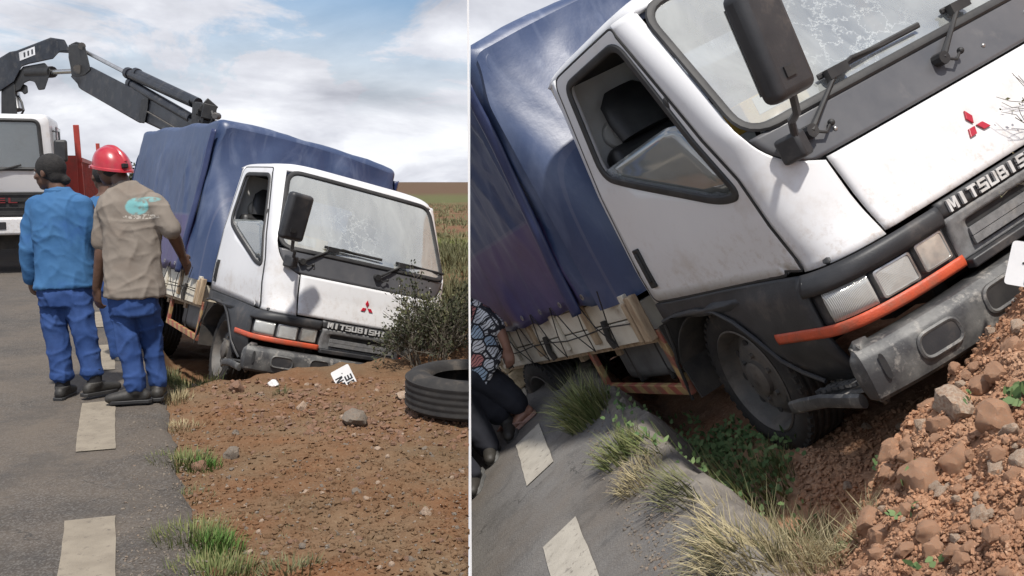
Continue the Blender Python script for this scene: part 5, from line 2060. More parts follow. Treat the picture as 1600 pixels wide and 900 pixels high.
def hand(mb, wrist, d, palm_n, s=1.0, curl=.5, thumb=1):
    """palm and five bent fingers; d points to the fingertips, palm_n out of the palm"""
    d = Vector(d).normalized()
    n = Vector(palm_n)
    n = (n - d * n.dot(d)).normalized()
    x = d.cross(n)
    w = Vector(wrist)
    mb.tube([w - d * .02 * s, w + d * .03 * s, w + d * .085 * s], [(.022 * s, .028 * s), (.017 * s, .040 * s), (.014 * s, .040 * s)], 12, side=n)
    for i, (o, l) in enumerate(((-.030, .068), (-.010, .078), (.010, .072), (.029, .056))):
        p = w + d * .082 * s + x * o * s
        q, a = [p], 0
        for j, f in enumerate((.45, .32, .23)):
            a += curl * (.5 + .12 * i + .12 * j)
            q.append(q[-1] + (d * math.cos(a) + n * math.sin(a)) * l * f * s)
        mb.tube(q, [.0095 * s, .009 * s, .0085 * s, .007 * s], 8)
        mb.ball(q[-1], .007 * s, 8, 6)
    p = w + d * .025 * s + x * thumb * -.030 * s
    q = [p, p + (d * .6 - x * thumb * .7 + n * .3).normalized() * .04 * s, p + (d * .75 - x * thumb * .6 + n * .45).normalized() * .072 * s]
    mb.tube(q, [.013 * s, .0105 * s, .008 * s], 8)
    mb.ball(q[-1], .008 * s, 8, 6)


def head(mb, c, face, up, s=1.0, jaw=1.0):
    """skull, jaw, nose, brow, lips and ears merged later into the body surface"""
    f = Vector(face).normalized()
    u = Vector(up)
    u = (u - f * u.dot(f)).normalized()
    r = f.cross(u)
    M3 = Matrix((f, r, u)).transposed()
    c = Vector(c)
    at = lambda a, b, e: c + (f * a + r * b + u * e) * s
    mb.ball(at(-.008, 0, .025), (.098 * s, .076 * s, .092 * s), 22, 14, M3)
    mb.ball(at(.030, 0, -.045), (.062 * s, .058 * s * jaw, .068 * s), 18, 12, M3)
    mb.ball(at(.055, 0, -.092), (.026 * s, .030 * s, .022 * s), 12, 8, M3)
    mb.tube([at(.088, 0, .012), at(.112, 0, -.022), at(.114, 0, -.032)], [.009 * s, .014 * s, .015 * s], 8)
    for b in (-1, 1):
        mb.ball(at(.104, b * .014, -.034), .010 * s, 8, 6)
        mb.ball(at(.072, b * .030, .020), (.020 * s, .026 * s, .010 * s), 10, 6, M3)
        mb.ball(at(.052, b * .048, -.022), (.028 * s, .020 * s, .02 * s), 10, 6, M3)
        mb.ball(at(-.008, b * .080, -.008), (.018 * s, .010 * s, .032 * s), 12, 8, M3)
    mb.ball(at(.086, 0, -.058), (.014 * s, .027 * s, .007 * s), 10, 6, M3)
    mb.ball(at(.083, 0, -.070), (.014 * s, .024 * s, .008 * s), 10, 6, M3)
    return at, M3


def skin_of(o, vox, sm=4):
    m = o.modifiers.new('remesh', 'REMESH')
    m.mode = 'VOXEL'
    m.voxel_size = vox
    m.use_smooth_shade = True
    m = o.modifiers.new('smooth', 'SMOOTH')
    m.factor = .5
    m.iterations = sm


def cloth_of(o, vox, amt=.018, seed=0.0):
    """merge the garment and press folds into it: long creases along the cloth, finer ones across"""
    skin_of(o, vox * .85, 4)
    freeze(o)
    me = o.data
    n = len(me.vertices)
    co = np.empty(n * 3); no = np.empty(n * 3)
    me.vertices.foreach_get('co', co)
    me.vertices.foreach_get('normal', no)
    co = co.reshape(-1, 3); no = no.reshape(-1, 3)
    d = np.empty(n)
    for i, (x, y, z) in enumerate(co):
        w = noise.noise(Vector((x * 3, y * 3, z * 3 + seed))) * .12
        a = 1 - abs(noise.noise(Vector((x * 7 + w * 8, y * 7, z * 2.6 + seed)))) * 2.2
        b = 1 - abs(noise.noise(Vector((x * 4.5 + z * 3, y * 4.5, z * 9 + w * 10 + seed + 7)))) * 2.2
        c = noise.noise(Vector((x * 16, y * 16, z * 12 + seed)))
        e = 1 - abs(noise.noise(Vector((x * 13 + z * 5, y * 13, z * 7 + seed + 3)))) * 3
        d[i] = amt * (.45 * max(a, 0) ** 3 + .30 * max(b, 0) ** 3 + .16 * max(e, 0) ** 2 - .22 + .05 * c)
    me.vertices.foreach_set('co', (co + no * d[:, None]).ravel())
    me.update()


def boot(mb, ankle, toe_dir, ground, s=1.0, shaft=.12):
    a = Vector(ankle)
    d = Vector((toe_dir[0], toe_dir[1], 0)).normalized()
    sd_ = Vector((-d.y, d.x, 0))
    heel = Vector((a.x, a.y, ground)) - d * .05 * s
    toe = heel + d * .235 * s
    mb.tube([a + Vector((0, 0, shaft)), a, Vector((a.x, a.y, ground + .06))], [.055 * s, .052 * s, .052 * s], 12)
    pts = [heel + Vector((0, 0, .045)), heel + d * .07 * s + Vector((0, 0, .05)), heel + d * .15 * s + Vector((0, 0, .042)), toe - d * .03 * s + Vector((0, 0, .035))]
    mb.tube(pts, [(.045, .036 * s), (.05, .04 * s), (.042, .046 * s), (.034, .042 * s)], 12, side=(0, 0, 1))
    mb.ball(toe - d * .03 * s + Vector((0, 0, .035)), (.04 * s, .04 * s, .033), 12, 8)
    mb.ball(heel + Vector((0, 0, .045)), (.04 * s, .04 * s, .045), 12, 8)


def sole(mb, ankle, toe_dir, ground, s=1.0):
    a = Vector(ankle)
    d = Vector((toe_dir[0], toe_dir[1], 0)).normalized()
    n = Vector((-d.y, d.x, 0))
    heel = Vector((a.x, a.y, ground)) - d * .095 * s
    out = [(0, .025), (.02, .04), (.09, .036), (.15, .044), (.19, .048), (.235, .04), (.258, .02)]
    loop = [heel + d * p * s + n * q * s for p, q in out] + [heel + d * p * s - n * q * s for p, q in out[::-1]]
    mb.loft([[p + Vector((0, 0, z)) for p in loop] for z in (.004, .028)])


class Figure:
    """joints are given as (u, v, extra depth) in the photograph and turned into places"""

    def __init__(s, name, foot, d, label, group=None):
        s.d = d
        s.o = P(*foot, d)
        s.o.z = 0.004
        s.root = empty(name, s.o)
        tag(s.root, label, 'person', group)

    def J(s, u, v, dy=0.0):
        return P(u, v, s.d + dy) - s.o

    def k(s, px):
        return px * s.d / FPX


VB = Vector((-math.sin(R(20)), math.cos(R(20)), 0))       # away along the sight line on the left
VR = Vector((VB.y, -VB.x, 0))

# --- man in the blue jacket
f = Figure('person', (125, 620), 6.65, 'man in a bright blue work jacket and blue trousers seen from behind')
J, k = f.J, f.k
body, jk, tr = MB(), MB(), MB()
hc = J(77, 270, .0)
at, M3 = head(body, hc, VR * -.85 + VB * .55 + Vector((0, 0, -.05)), (0, 0, 1), 1.02)
limb(body, [J(93, 306), J(88, 285)], [.062, .055])
torso(body, [(J(103, 450), VR * .13, VB * .09), (J(100, 390), VR * .13, VB * .09), (J(98, 330), VR * .16, VB * .09), (J(95, 306), VR * .07, VB * .06)])
wl = J(48, 434, .06)
limb(body, [J(54, 322), J(44, 385), wl], [.045, .037, .027])
limb(body, [J(136, 322), J(143, 385, .05), J(128, 418, .30)], [.045, .037, .027])
hand(body, wl, (-.05, .15, -1), (.6, .7, 0), 1.0, .6, 1)
hand(body, J(128, 418, .30), VB * .8 + VR * -.5, (0, 0, -1), 1.0, .6, -1)
for pts in ([J(86, 450), J(88, 530), J(98, 596)], [J(120, 450), J(134, 530), J(147, 590)]):
    limb(body, pts, [.075, .055, .035])
o = body.build('body', 'skin_dark', f.root); skin_of(o, .0085)
torso(jk, [(J(102, 449), VR * .200, VB * .135), (J(102, 440), VR * .198, VB * .135), (J(101, 400), VR * .190, VB * .13), (J(99, 355), VR * .200, VB * .125), (J(97, 325), VR * .205, VB * .115), (J(95, 308), VR * .155, VB * .092), (J(94, 298), VR * .085, VB * .075), (J(92, 292), VR * .068, VB * .068)])
limb(jk, [J(60, 322), J(49, 360), J(45, 395), J(48, 432, .05)], [.082, .070, .064, .054])
limb(jk, [J(128, 322), J(134, 360), J(134, 392, .08), J(124, 415, .26)], [.082, .070, .064, .05])
o = jk.build('jacket', 'cloth_jacket', f.root); cloth_of(o, .011, .022)
mb = MB()
mb.tube([J(90, 300) + VR * .075 * math.cos(a) + VB * .07 * math.sin(a) for a in [2 * math.pi * q / 20 for q in range(21)]], [(.022, .012)] * 21, 8, side=(0, 0, 1))
mb.build('collar', 'cloth_jacket', o)
torso(tr, [(J(103, 440), VR * .17, VB * .11), (J(104, 456), VR * .175, VB * .12), (J(104, 478), VR * .172, VB * .115)])
limb(tr, [J(87, 468), J(86, 510), J(91, 548), J(95, 585)], [.098, .084, .074, .072])
limb(tr, [J(121, 468), J(131, 510), J(139, 545), J(144, 578)], [.098, .082, .073, .072])
for c_, w in ((J(95, 590), .078), (J(144, 583), .078)):
    tr.tube([c_ + Vector((0, 0, .035)), c_ - Vector((0, 0, .012))], [w * .98, w], 16)
o = tr.build('trousers', 'cloth_trousers', f.root); cloth_of(o, .011, .028)
for ank, td, g_ in ((J(98, 604), VB * .9 + VR * .25, 0.0), (J(148, 598), VB * .5 + VR * .75, .0)):
    mb = MB()
    mb.tube([ank + Vector((0, 0, .10)), ank - Vector((0, 0, .01))], [.05, .048], 14)
    mb.build('sock', 'sock_black', f.root)
    mb = MB()
    gz = ank.z - .085
    boot(mb, ank - Vector((0, 0, .02)), td, gz, 1.0, .03)
    o = mb.build('boot', 'boot_leather', f.root); skin_of(o, .009, 3)
    mb = MB()
    sole(mb, ank - VB * .0, td, gz - .004, 1.02)
    mb.build('sole', 'rubber', o, bevel=.004)
mb = MB()
mb.ball(at(-.016, 0, .034), (.108, .088, .100), 24, 16, M3)
mb.ball(at(-.060, 0, -.030), (.056, .068, .06), 18, 12, M3)
mb.ball(at(-.098, .02, -.055), (.040, .045, .035), 16, 10, M3)
o = mb.build('headwear', 'hair_black', f.root); skin_of(o, .010, 3)
for b in (-1, 1):
    mb = MB()
    mb.ball(at(.082, b * .031, .003), .0105, 10, 8)
    mb.build('eye', 'eye_white', f.root)

# --- man in the tan shirt and red helmet
f = Figure('person', (226, 630), 6.45, 'man in a tan printed t-shirt and red helmet seen from behind')
J, k = f.J, f.k
body, ts_, tr = MB(), MB(), MB()
hc = J(174, 262, .0)
at, M3 = head(body, hc, VR * -.7 + VB * .7 + Vector((0, 0, -.08)), (0, 0, 1), 1.03)
limb(body, [J(197, 304), J(186, 276)], [.062, .056])
torso(body, [(J(208, 465), VR * .14, VB * .09), (J(206, 390), VR * .14, VB * .09), (J(203, 325), VR * .17, VB * .09), (J(199, 300), VR * .07, VB * .06)])
wl, wr = J(151, 452, .05), J(284, 398, .20)
limb(body, [J(166, 318), J(160, 372), J(157, 405), wl], [.056, .046, .042, .029])
limb(body, [J(246, 320), J(264, 355, .02), J(276, 378, .1), wr], [.054, .046, .042, .029])
hand(body, wl, (-.03, .15, -1), (.5, .8, 0), 1.05, .55, 1)
hand(body, wr, VR * .35 + VB * .25 + Vector((0, 0, -.8)), VR * -.6 + VB * .6, 1.05, .35, -1)
for pts in ([J(191, 470), J(202, 545), J(211, 612)], [J(230, 470, .03), J(239, 545, .13), J(246, 602, .14)]):
    limb(body, pts, [.07, .045, .03])
o = body.build('body', 'skin_dark', f.root); skin_of(o, .0085)
torso(ts_, [(J(210, 464), VR * .195, VB * .13), (J(210, 455), VR * .193, VB * .13), (J(208, 410), VR * .180, VB * .125), (J(206, 355), VR * .192, VB * .12), (J(204, 322), VR * .215, VB * .12), (J(203, 302), VR * .165, VB * .095), (J(200, 288), VR * .08, VB * .072), (J(198, 283), VR * .068, VB * .066)])
limb(ts_, [J(172, 319), J(163, 345), J(160, 378)], [.082, .074, .070])
limb(ts_, [J(240, 319), J(256, 342), J(266, 358)], [.082, .074, .068])
o = ts_.build('t_shirt', 'cloth_tee', f.root); cloth_of(o, .011, .022, 3)
torso(tr, [(J(210, 452), VR * .15, VB * .105), (J(210, 470), VR * .155, VB * .11), (J(210, 492), VR * .15, VB * .105)])
limb(tr, [J(193, 482), J(199, 525), J(205, 565), J(211, 603)], [.085, .077, .07, .068])
limb(tr, [J(230, 482, .03), J(237, 525, .12), J(241, 560, .14), J(246, 596, .14)], [.085, .075, .066, .062])
o = tr.build('trousers', 'cloth_trousers', f.root); cloth_of(o, .011, .028, 5)
for ank, td in ((J(213, 612), VR * -.95 + VB * .12), (J(247, 606, .14), VB * .9 + VR * .1)):
    mb = MB()
    gz = ank.z - .075
    boot(mb, ank - Vector((0, 0, .01)), td, gz, 1.05, .06)
    o = mb.build('boot', 'boot_leather', f.root); skin_of(o, .009, 3)
    mb = MB()
    sole(mb, ank, td, gz - .004, 1.08)
    mb.build('sole', 'rubber', o, bevel=.004)
mb = MB()
mb.ball(at(-.012, 0, .010), (.092, .080, .085), 20, 14, M3)
o = mb.build('hair', 'hair_black', f.root); skin_of(o, .010, 3)
mb = MB()
rings = []
for j in range(13):
    a = math.pi / 2 * j / 12 * .97
    r_ = math.cos(a)
    rings.append([at(-.010 + .130 * r_ ** .85 * math.cos(w), .118 * r_ ** .85 * math.sin(w), -.010 + .03 * math.cos(w) * r_ + .148 * math.sin(a)) for w in [2 * math.pi * q / 36 for q in range(36)]])
mb.loft(rings)
hm = mb.build('helmet', 'helmet_red', f.root, ang=60)
mb = MB()
mb.loft([[at(-.010 + (.130 + q_ + (.045 * max(0, math.cos(w)) ** 3 if q_ > .005 else 0)) * math.cos(w), (.116 + q_) * math.sin(w), -.002 + .03 * math.cos(w) + dz) for w in [2 * math.pi * q / 36 for q in range(36)]] for q_, dz in ((0, .008), (.007, .0), (.008, -.014), (-.004, -.012))], cap=False)
mb.build('brim', 'helmet_red', hm)
mb = MB()
mb.tube([at(-.01 + .130 * abs(math.cos(w)) ** .85 * math.copysign(1, math.cos(w)), 0, -.008 + .148 * math.sin(w) + .03 * math.cos(w)) for w in [R(25 + 130 * q / 14) for q in range(15)]], [(.006, .014)] * 15, 8)
mb.build('crown_ridge', 'helmet_red', hm, bevel=.004)
mb = MB()
mb.box(at(-.142, -.02, .0), (.022, .045, .03), M3)
mb.build('ratchet_knob', 'sock_black', hm, bevel=.005)
for b in (-1, 1):
    mb = MB()
    mb.ball(at(.082, b * .031, .003), .0105, 10, 8)
    mb.build('eye', 'eye_white', f.root)

# --- third man, mostly hidden between the two
f = Figure('person', (196, 560), 8.1, 'man in blue work clothes half hidden between the two men')
J, k = f.J, f.k
body, jk, tr = MB(), MB(), MB()
hc = J(160, 277)
at, M3 = head(body, hc, VR * -.3 + VB * .9, (0, 0, 1), 1.0)
limb(body, [J(166, 304), J(163, 284)], [.06, .054])
limb(body, [J(150, 318), J(150, 360), J(160, 395, .15)], [.045, .037, .028])
limb(body, [J(196, 318), J(204, 360), J(200, 400)], [.045, .037, .028])
hand(body, J(160, 395, .15), (0, .3, -1), (1, 0, 0), 1, .5, 1)
hand(body, J(200, 400), (0, .3, -1), (-1, 0, 0), 1, .5, -1)
torso(body, [(J(176, 430), VR * .13, VB * .09), (J(173, 360), VR * .14, VB * .09), (J(172, 318), VR * .15, VB * .09), (J(167, 302), VR * .07, VB * .06)])
for pts in ([J(168, 430), J(178, 500), J(186, 560)], [J(194, 430), J(204, 500), J(208, 558)]):
    limb(body, pts, [.075, .055, .035])
o = body.build('body', 'skin_dark', f.root); skin_of(o, .010)
torso(jk, [(J(177, 430), VR * .20, VB * .13), (J(175, 390), VR * .19, VB * .13), (J(173, 340), VR * .205, VB * .12), (J(172, 318), VR * .19, VB * .11), (J(168, 304), VR * .08, VB * .07)])
limb(jk, [J(152, 320), J(149, 350), J(152, 378, .08)], [.082, .07, .06])
limb(jk, [J(196, 320), J(204, 350), J(202, 384)], [.082, .07, .06])
o = jk.build('jacket', 'cloth_jacket', f.root); cloth_of(o, .016, .016)
torso(tr, [(J(177, 420), VR * .17, VB * .11), (J(178, 440), VR * .175, VB * .12), (J(179, 455), VR * .17, VB * .115)])
limb(tr, [J(166, 445), J(178, 500), J(186, 552)], [.10, .085, .07])
limb(tr, [J(192, 445), J(204, 500), J(208, 550)], [.10, .085, .07])
o = tr.build('trousers', 'cloth_trousers', f.root); cloth_of(o, .016, .018)
for ank in (J(186, 556), J(208, 555)):
    mb = MB()
    boot(mb, ank, VB, ank.z - .085, 1, .03)
    o = mb.build('boot', 'boot_leather', f.root); skin_of(o, .011, 3)
mb = MB()
mb.ball(at(-.014, 0, .032), (.102, .082, .096), 20, 14, M3)
o = mb.build('hair', 'hair_black', f.root); skin_of(o, .011, 3)

# --- bystanders at the left edge of the right half (their upper bodies are cut off at the dividing plane)
class BFigure:
    def __init__(s, foot, label, group=None):
        p = L(*foot, 0)
        s.z0 = p
        s.root = empty('person', m=MAT_G @ Matrix.Translation((p.x, p.y, 0)))
        s.inv = s.root.matrix_world.inverted() if False else (MAT_G @ Matrix.Translation((p.x, p.y, 0))).inverted()
        tag(s.root, label, 'person', group)

    def J(s, u, v, d):
        return s.inv @ P(u, v, d)


f = BFigure((818, 668), 'bystander in a white and black printed shirt, dark shorts and sandals bending by the tarpaulin')
J = f.J
body, sh_, tr = MB(), MB(), MB()
D0 = 6.2
hx, hy = (Vector(J(700, 540, D0)) - Vector(J(760, 540, D0))), Vector((0, 0, 1))
limb(body, [J(742, 588, D0), J(792, 618, D0), J(826, 644, D0)], [.075, .055, .034])
limb(body, [J(738, 590, D0 + .2), J(775, 605, D0 + .25), J(800, 622, D0 + .3)], [.07, .05, .033])
limb(body, [J(742, 480, D0), J(775, 505, D0 - .05), J(793, 545, D0 - .05)], [.045, .040, .028])
hand(body, J(793, 545, D0 - .05), J(797, 566, D0 - .05) - J(793, 545, D0 - .05), (0, 1, 0), .95, .7, 1)
torso(body, [(J(744, 580, D0), Vector((.10, 0, 0)), Vector((0, .09, 0))), (J(725, 540, D0), Vector((.11, 0, .05)), Vector((0, .09, 0))), (J(700, 490, D0), Vector((.13, 0, .05)), Vector((0, .09, 0)))])
at, M3 = head(body, J(680, 430, D0), (.5, .5, -.3), (0, 0, 1), 1.0)
limb(body, [J(700, 480, D0), J(685, 445, D0)], [.06, .055])
o = body.build('body', 'skin_brown', f.root); skin_of(o, .010)
torso(sh_, [(J(768, 585, D0), Vector((.16, 0, .06)), Vector((0, .12, 0))), (J(752, 560, D0), Vector((.17, 0, .05)), Vector((0, .125, 0))), (J(732, 530, D0), Vector((.17, 0, .03)), Vector((0, .125, 0))), (J(708, 492, D0), Vector((.16, 0, .03)), Vector((0, .12, 0))), (J(695, 474, D0), Vector((.09, 0, .02)), Vector((0, .08, 0)))])
limb(sh_, [J(738, 484, D0), J(758, 496, D0 - .02), J(774, 510, D0 - .04)], [.075, .07, .066])
o = sh_.build('shirt', 'cloth_print', f.root); cloth_of(o, .014, .016)
limb(tr, [J(742, 588, D0), J(782, 610, D0), J(808, 630, D0)], [.125, .10, .078])
limb(tr, [J(740, 585, D0 + .2), J(772, 600, D0 + .25), J(795, 616, D0 + .28)], [.12, .10, .08])
o = tr.build('trousers', 'cloth_dark', f.root); cloth_of(o, .014, .014)
for (a_, b_, dd) in (((833, 648), (812, 668), D0), ((806, 628), (786, 646), D0 + .3)):
    h_, t_ = J(*a_, dd), J(*b_, dd)
    d_ = (t_ - h_); d_.z = 0; d_.normalize()
    n_ = Vector((-d_.y, d_.x, 0))
    z_ = .0
    b0 = Vector((h_.x, h_.y, z_))
    mb = MB()
    mb.tube([b0 + Vector((0, 0, .055)), b0 + d_ * .08 + Vector((0, 0, .05)), b0 + d_ * .17 + Vector((0, 0, .035))], [(.03, .028), (.032, .035), (.018, .043)], 12, side=(0, 0, 1))
    mb.ball(b0 + Vector((0, 0, .05)), .03, 10, 8)
    for q in range(5):
        p0 = b0 + d_ * .165 + n_ * (.034 - .017 * q) + Vector((0, 0, .03))
        p1 = p0 + d_ * (.055 - .007 * q) - Vector((0, 0, .006))
        mb.tube([p0, p1], [.010, .0085], 8)
        mb.ball(p1, .009, 8, 6)
    o = mb.build('foot', 'skin_brown', f.root); skin_of(o, .007, 2)
    mb = MB()
    sole(mb, b0 + d_ * .06, d_, 0, .93)
    so_ = mb.build('sandal', 'sandal', f.root, bevel=.004)
    mb = MB()
    mb.tube([b0 + d_ * .17 + Vector((0, 0, .06)), b0 + d_ * .12 + n_ * .042 + Vector((0, 0, .055)), b0 + d_ * .07 + n_ * .046 + Vector((0, 0, .02))], .007, 6)
    mb.tube([b0 + d_ * .17 + Vector((0, 0, .06)), b0 + d_ * .12 - n_ * .042 + Vector((0, 0, .055)), b0 + d_ * .07 - n_ * .046 + Vector((0, 0, .02))], .007, 6)
    mb.build('strap', 'sandal', so_)
cut_tree(f.root, 1, .006)

for (ft, lab, legs) in (((762, 722), 'bystander in black trousers and black trainers, only legs in view', (((700, 610), (740, 660), (764, 700), (772, 718)), ((716, 590), (757, 628), (782, 648), (790, 660)))),
                        ((742, 765), 'nearest bystander of whom only a black shoe shows at the road', (((650, 660), (705, 715), (736, 742), (744, 758)), ((640, 640), (690, 690), (715, 712), (722, 726))))):
    f = BFigure(ft, lab)
    J = f.J
    body, tr = MB(), MB()
    D1 = (MAT_G @ L(*ft, 0) - CW).dot(MC @ Vector((0, 0, 1)))
    hip = None
    shoes = []
    for li, (h_, kn, an, toe) in enumerate(legs):
        dd = D1 + (.12 if li else 0)
        pts = [J(*h_, dd), J(*kn, dd), J(*an, dd)]
        limb(body, pts, [.075, .055, .035])
        e_ = pts[2] + (pts[2] - pts[1]).normalized() * -.02
        limb(tr, [pts[0], pts[1], e_], [.115, .095, .08])
        td = Vector(J(*toe, dd)) - pts[2]
        td.z = 0
        if td.length < .02:
            td = Vector((-.3, -1, 0))
        shoes.append((pts[2], td + Vector((0, -.15, 0))))
    c = J(*legs[0][0], D1)
    torso(body, [(c, Vector((.14, 0, 0)), Vector((0, .1, 0))), (c + Vector((0, 0, .3)), Vector((.15, 0, 0)), Vector((0, .1, 0))), (c + Vector((0, 0, .5)), Vector((.16, 0, 0)), Vector((0, .1, 0)))])
    head(body, c + Vector((0, 0, .75)), (0, -1, 0), (0, 0, 1))
    o = body.build('body', 'skin_brown', f.root); skin_of(o, .012)
    o = tr.build('trousers', 'cloth_dark', f.root); cloth_of(o, .015, .014)
    for an, td in shoes:
        mb = MB()
        boot(mb, Vector((an.x, an.y, max(an.z, .09))), td, 0.0, .95, .02)
        o = mb.build('shoe', 'boot_leather', f.root); skin_of(o, .009, 3)
        mb = MB()
        sole(mb, an, td, -.004, .98)
        mb.build('sole', 'tank_grey', o, bevel=.003)
    cut_tree(f.root, 1, .006)

# stand-in pillar: cream, white and blue colours for sunlit ground, cloud and sky
q = L(852, 592, 0)
pl = empty('stand_in_pillar', m=MAT_G @ Matrix.Translation((q.x - .05, q.y + .4, 0)))
tag(pl, 'stand-in pillar coloured as sunlit ground, cloud and blue sky behind the bystanders', 'pillar')
mat('sunlit_cream', (0.6, 0.5, 0.34), 0.9, (0.5, 0.4, 0.26), 9, bump=0.5, bscale=30, grime=(0.2, 0.14, 0.08), gscale=14)
mat('sky_blue', (0.05, 0.2, 0.6), 0.5, (0.06, 0.23, 0.65), 5)
rp = random.Random(4)
for i in range(6):
    mb = MB()
    mb.box((rp.uniform(-.008, .008), 0, .085 + i * .152), (.30 + rp.uniform(-.01, .01), .3, .145), Matrix.Rotation(rp.uniform(-.02, .02), 3, 'Z'))
    mb.build('pillar_block', 'sunlit_cream' if i < 4 else 'plate_white', pl, bevel=.012)
mb = MB()
mb.box((0, 0, 1.2), (.33, .33, .56))
mb.build('cap', 'sky_blue', pl, bevel=.02)
cut_tree(pl, 1, .006)

# ------------------------------------------------------------------ crane truck
mat('crane_grey', (0.008, 0.009, 0.013), 0.42, (0.02, 0.023, 0.03), 4, spec=0.35, bump=0.06, bscale=20, grime=(0.07, 0.065, 0.06), gscale=6)
mat('crane_black', (0.012, 0.012, 0.013), 0.6, (0.025, 0.024, 0.023), 7, bump=0.15, bscale=40)
mat('steel_rod', (0.5, 0.5, 0.5), 0.25, (0.4, 0.4, 0.4), 9, metal=0.8)
mat('rail_red', (0.40, 0.045, 0.03), 0.55, (0.3, 0.04, 0.03), 4, grime=(0.18, 0.05, 0.035), gscale=6)
DC = 15.8
cs = DC / FPX
ex = Vector((.934, .358, 0)); ey = Vector((-.358, .934, 0))
fr = G(95, 425)
org = fr - ex * 1.2
MT = Matrix((ex, ey, Vector((0, 0, 1)))).transposed().to_4x4()
MT.translation = org
ct = empty('crane_truck', m=MT)
tag(ct, 'white truck with dark folding crane boom and red load bed behind the men', 'truck')


def zz(v):
    return (425 - v) * cs


def cabring(y, w, zt, zb, r=.12, n=6):
    return [(x, y, z) for x, z in roundpoly([(-w, zb), (w, zb), (w - .06, zt), (-w + .06, zt)], r, n)]


mb = MB()
mb.loft([cabring(-.0, 1.13, zz(186), .95), cabring(.05, 1.19, zz(181), .9), cabring(.4, 1.2, zz(178), .85), cabring(1.75, 1.2, zz(178), .85), cabring(1.8, 1.17, zz(182), .9)])
cab = mb.build('cab', 'white_paint', ct, ang=45)
mb = MB()
lp = roundpoly([(-1.02, zz(264)), (1.02, zz(264)), (.98, zz(190)), (-.98, zz(190))], .1)
filled(mb, lp, lambda x, z: (x, -.012 - .0 * z, z), 2)
mb.build('windscreen', 'dark_glass', cab)
mb = MB()
pp = [(x, -.012, z) for x, z in densify(lp, .1)]
mb.tube(pp + pp[:1], .03, 8)
mb.build('windscreen_seal', 'rubber', cab)
mb = MB()
mb.box((0, .5, zz(232)), (1.9, .9, .8))
mb.build('cab_interior', 'headliner_black', cab)
for x in (-.5, .35):
    mb = MB()
    mb.tube([(x, -.04, zz(267)), (x + .35, -.04, zz(258))], .015, 6)
    mb.build('wiper', 'rubber', cab)
mb = MB()
mb.box((0, -.03, zz(318)), (2.28, .08, (337 - 299) * cs))
gr = mb.build('grille', 'crane_black', ct, bevel=.015)
for i in range(4):
    mb = MB()
    mb.box((0, -.075, zz(303 + i * 10)), (2.2, .03, .02))
    mb.build('slat', 'crane_black', gr)
wl_ = 1.05
for i, ch in enumerate('DIESEL'):
    mb = MB()
    letter(mb, ch, lambda a, b, h: (-.38 + i * .175 + a * .13, -.09 - h, zz(316) + b * .085), .012)
    mb.build('letter', 'letter_maroon', gr, smooth=False)
mb = MB()
mb.box((0, -.12, zz(351)), (2.42, .22, (365 - 338) * cs))
bp = mb.build('bumper', 'white_paint', ct, bevel=.04, seg=3)
for x in (-.85, .33, .85):
    mb = MB()
    mb.box((x, -.235, zz(350)), (.26, .02, .12))
    mb.build('bumper_lamp', 'crane_black', bp, bevel=.01)
for x in (-.95, .95):
    mb = MB()
    mb.box((x, -.075, zz(318)), (.34, .04, .2))
    mb.build('headlight', 'lens_core', gr, bevel=.02)
mb = MB()
mb.box((1.205, .85, zz(232)), (.02, .8, .75))
mb.build('side_window', 'dark_glass', cab, bevel=.03)
mb = MB()
mb.box((1.21, .85, zz(322)), (.01, 1.0, .012)).box((1.21, .33, zz(270)), (.012, .012, 1.5))
mb.build('door_seam', 'rubber', cab)
for s in (-1, 1):
    mb = MB()
    mb.box((s * 1.30, -.08, zz(236)), (.2, .1, .36))
    mi = mb.build('mirror', 'black_trim', ct, bevel=.04, seg=3)
    mb = MB()
    mb.tube([(s * 1.18, .1, zz(205)), (s * 1.28, -.05, zz(207)), (s * 1.30, -.06, zz(262)), (s * 1.19, .1, zz(272))], .015, 6)
    mb.build('mirror_arm', 'black_trim', mi)
    for y in (.75, 8.9, 10.1):
        we = MB()
        we.lathe([(.28, .1), (.34, .13), (.46, .13), (.5, .09), (.5, -.09), (.46, -.13), (.34, -.13), (.28, -.1)], (0, 0, 0), 40)
        we.v = [(s * 1.0 + b, y + a, .5 + c) for a, b, c in we.v]
        w_ = we.build('wheel', 'tyre_rubber', ct)
        we = MB()
        we.lathe([(.29, .1), (.25, .08), (.2, .02), (.1, .05), (0, .06)], (0, 0, 0), 24)
        we.v = [(s * 1.0 + b * s, y + a, .5 + c) for a, b, c in we.v]
        we.build('rim', 'rim_steel', w_)
mb = MB()
for s in (-1, 1):
    mb.box((s * .45, 6.2, .85), (.1, 12.4, .22))
mb.box((0, .7, .65), (2.0, 1.3, .5)).box((0, 7.3, .98), (2.2, 10.2, .08))
mb.build('chassis', 'chassis_steel', ct)
# red load bed
zt_ = 1.93
for s in (-1, 1):
    mb = MB()
    mb.box((s * 1.40, 7.4, 1.45), (.05, 9.9, .86))
    sb = mb.build('bed_side', 'rail_red', ct)
    for i in range(25):
        mb = MB()
        mb.box((s * 1.445, 2.65 + i * .395, 1.45), (.05, .07, .86))
        mb.build('bed_rib', 'rail_red', sb)
    mb = MB()
    mb.box((s * 1.425, 7.4, 1.90), (.12, 9.94, .08))
    mb.build('bed_rail', 'rail_red', sb)
    for y, zt2, w_ in ((2.5, 2.55, .11), (12.0, 2.55, .11)):
        mb = MB()
        mb.bar((s * 1.45, y, .95), (s * 1.40, y, zt2), w_, .1)
        mb.build('stake', 'rail_red', ct, bevel=.008)
mb = MB()
mb.box((0, 2.3, 1.5), (2.8, .06, .95))
mb.build('bed_head', 'rail_red', ct)
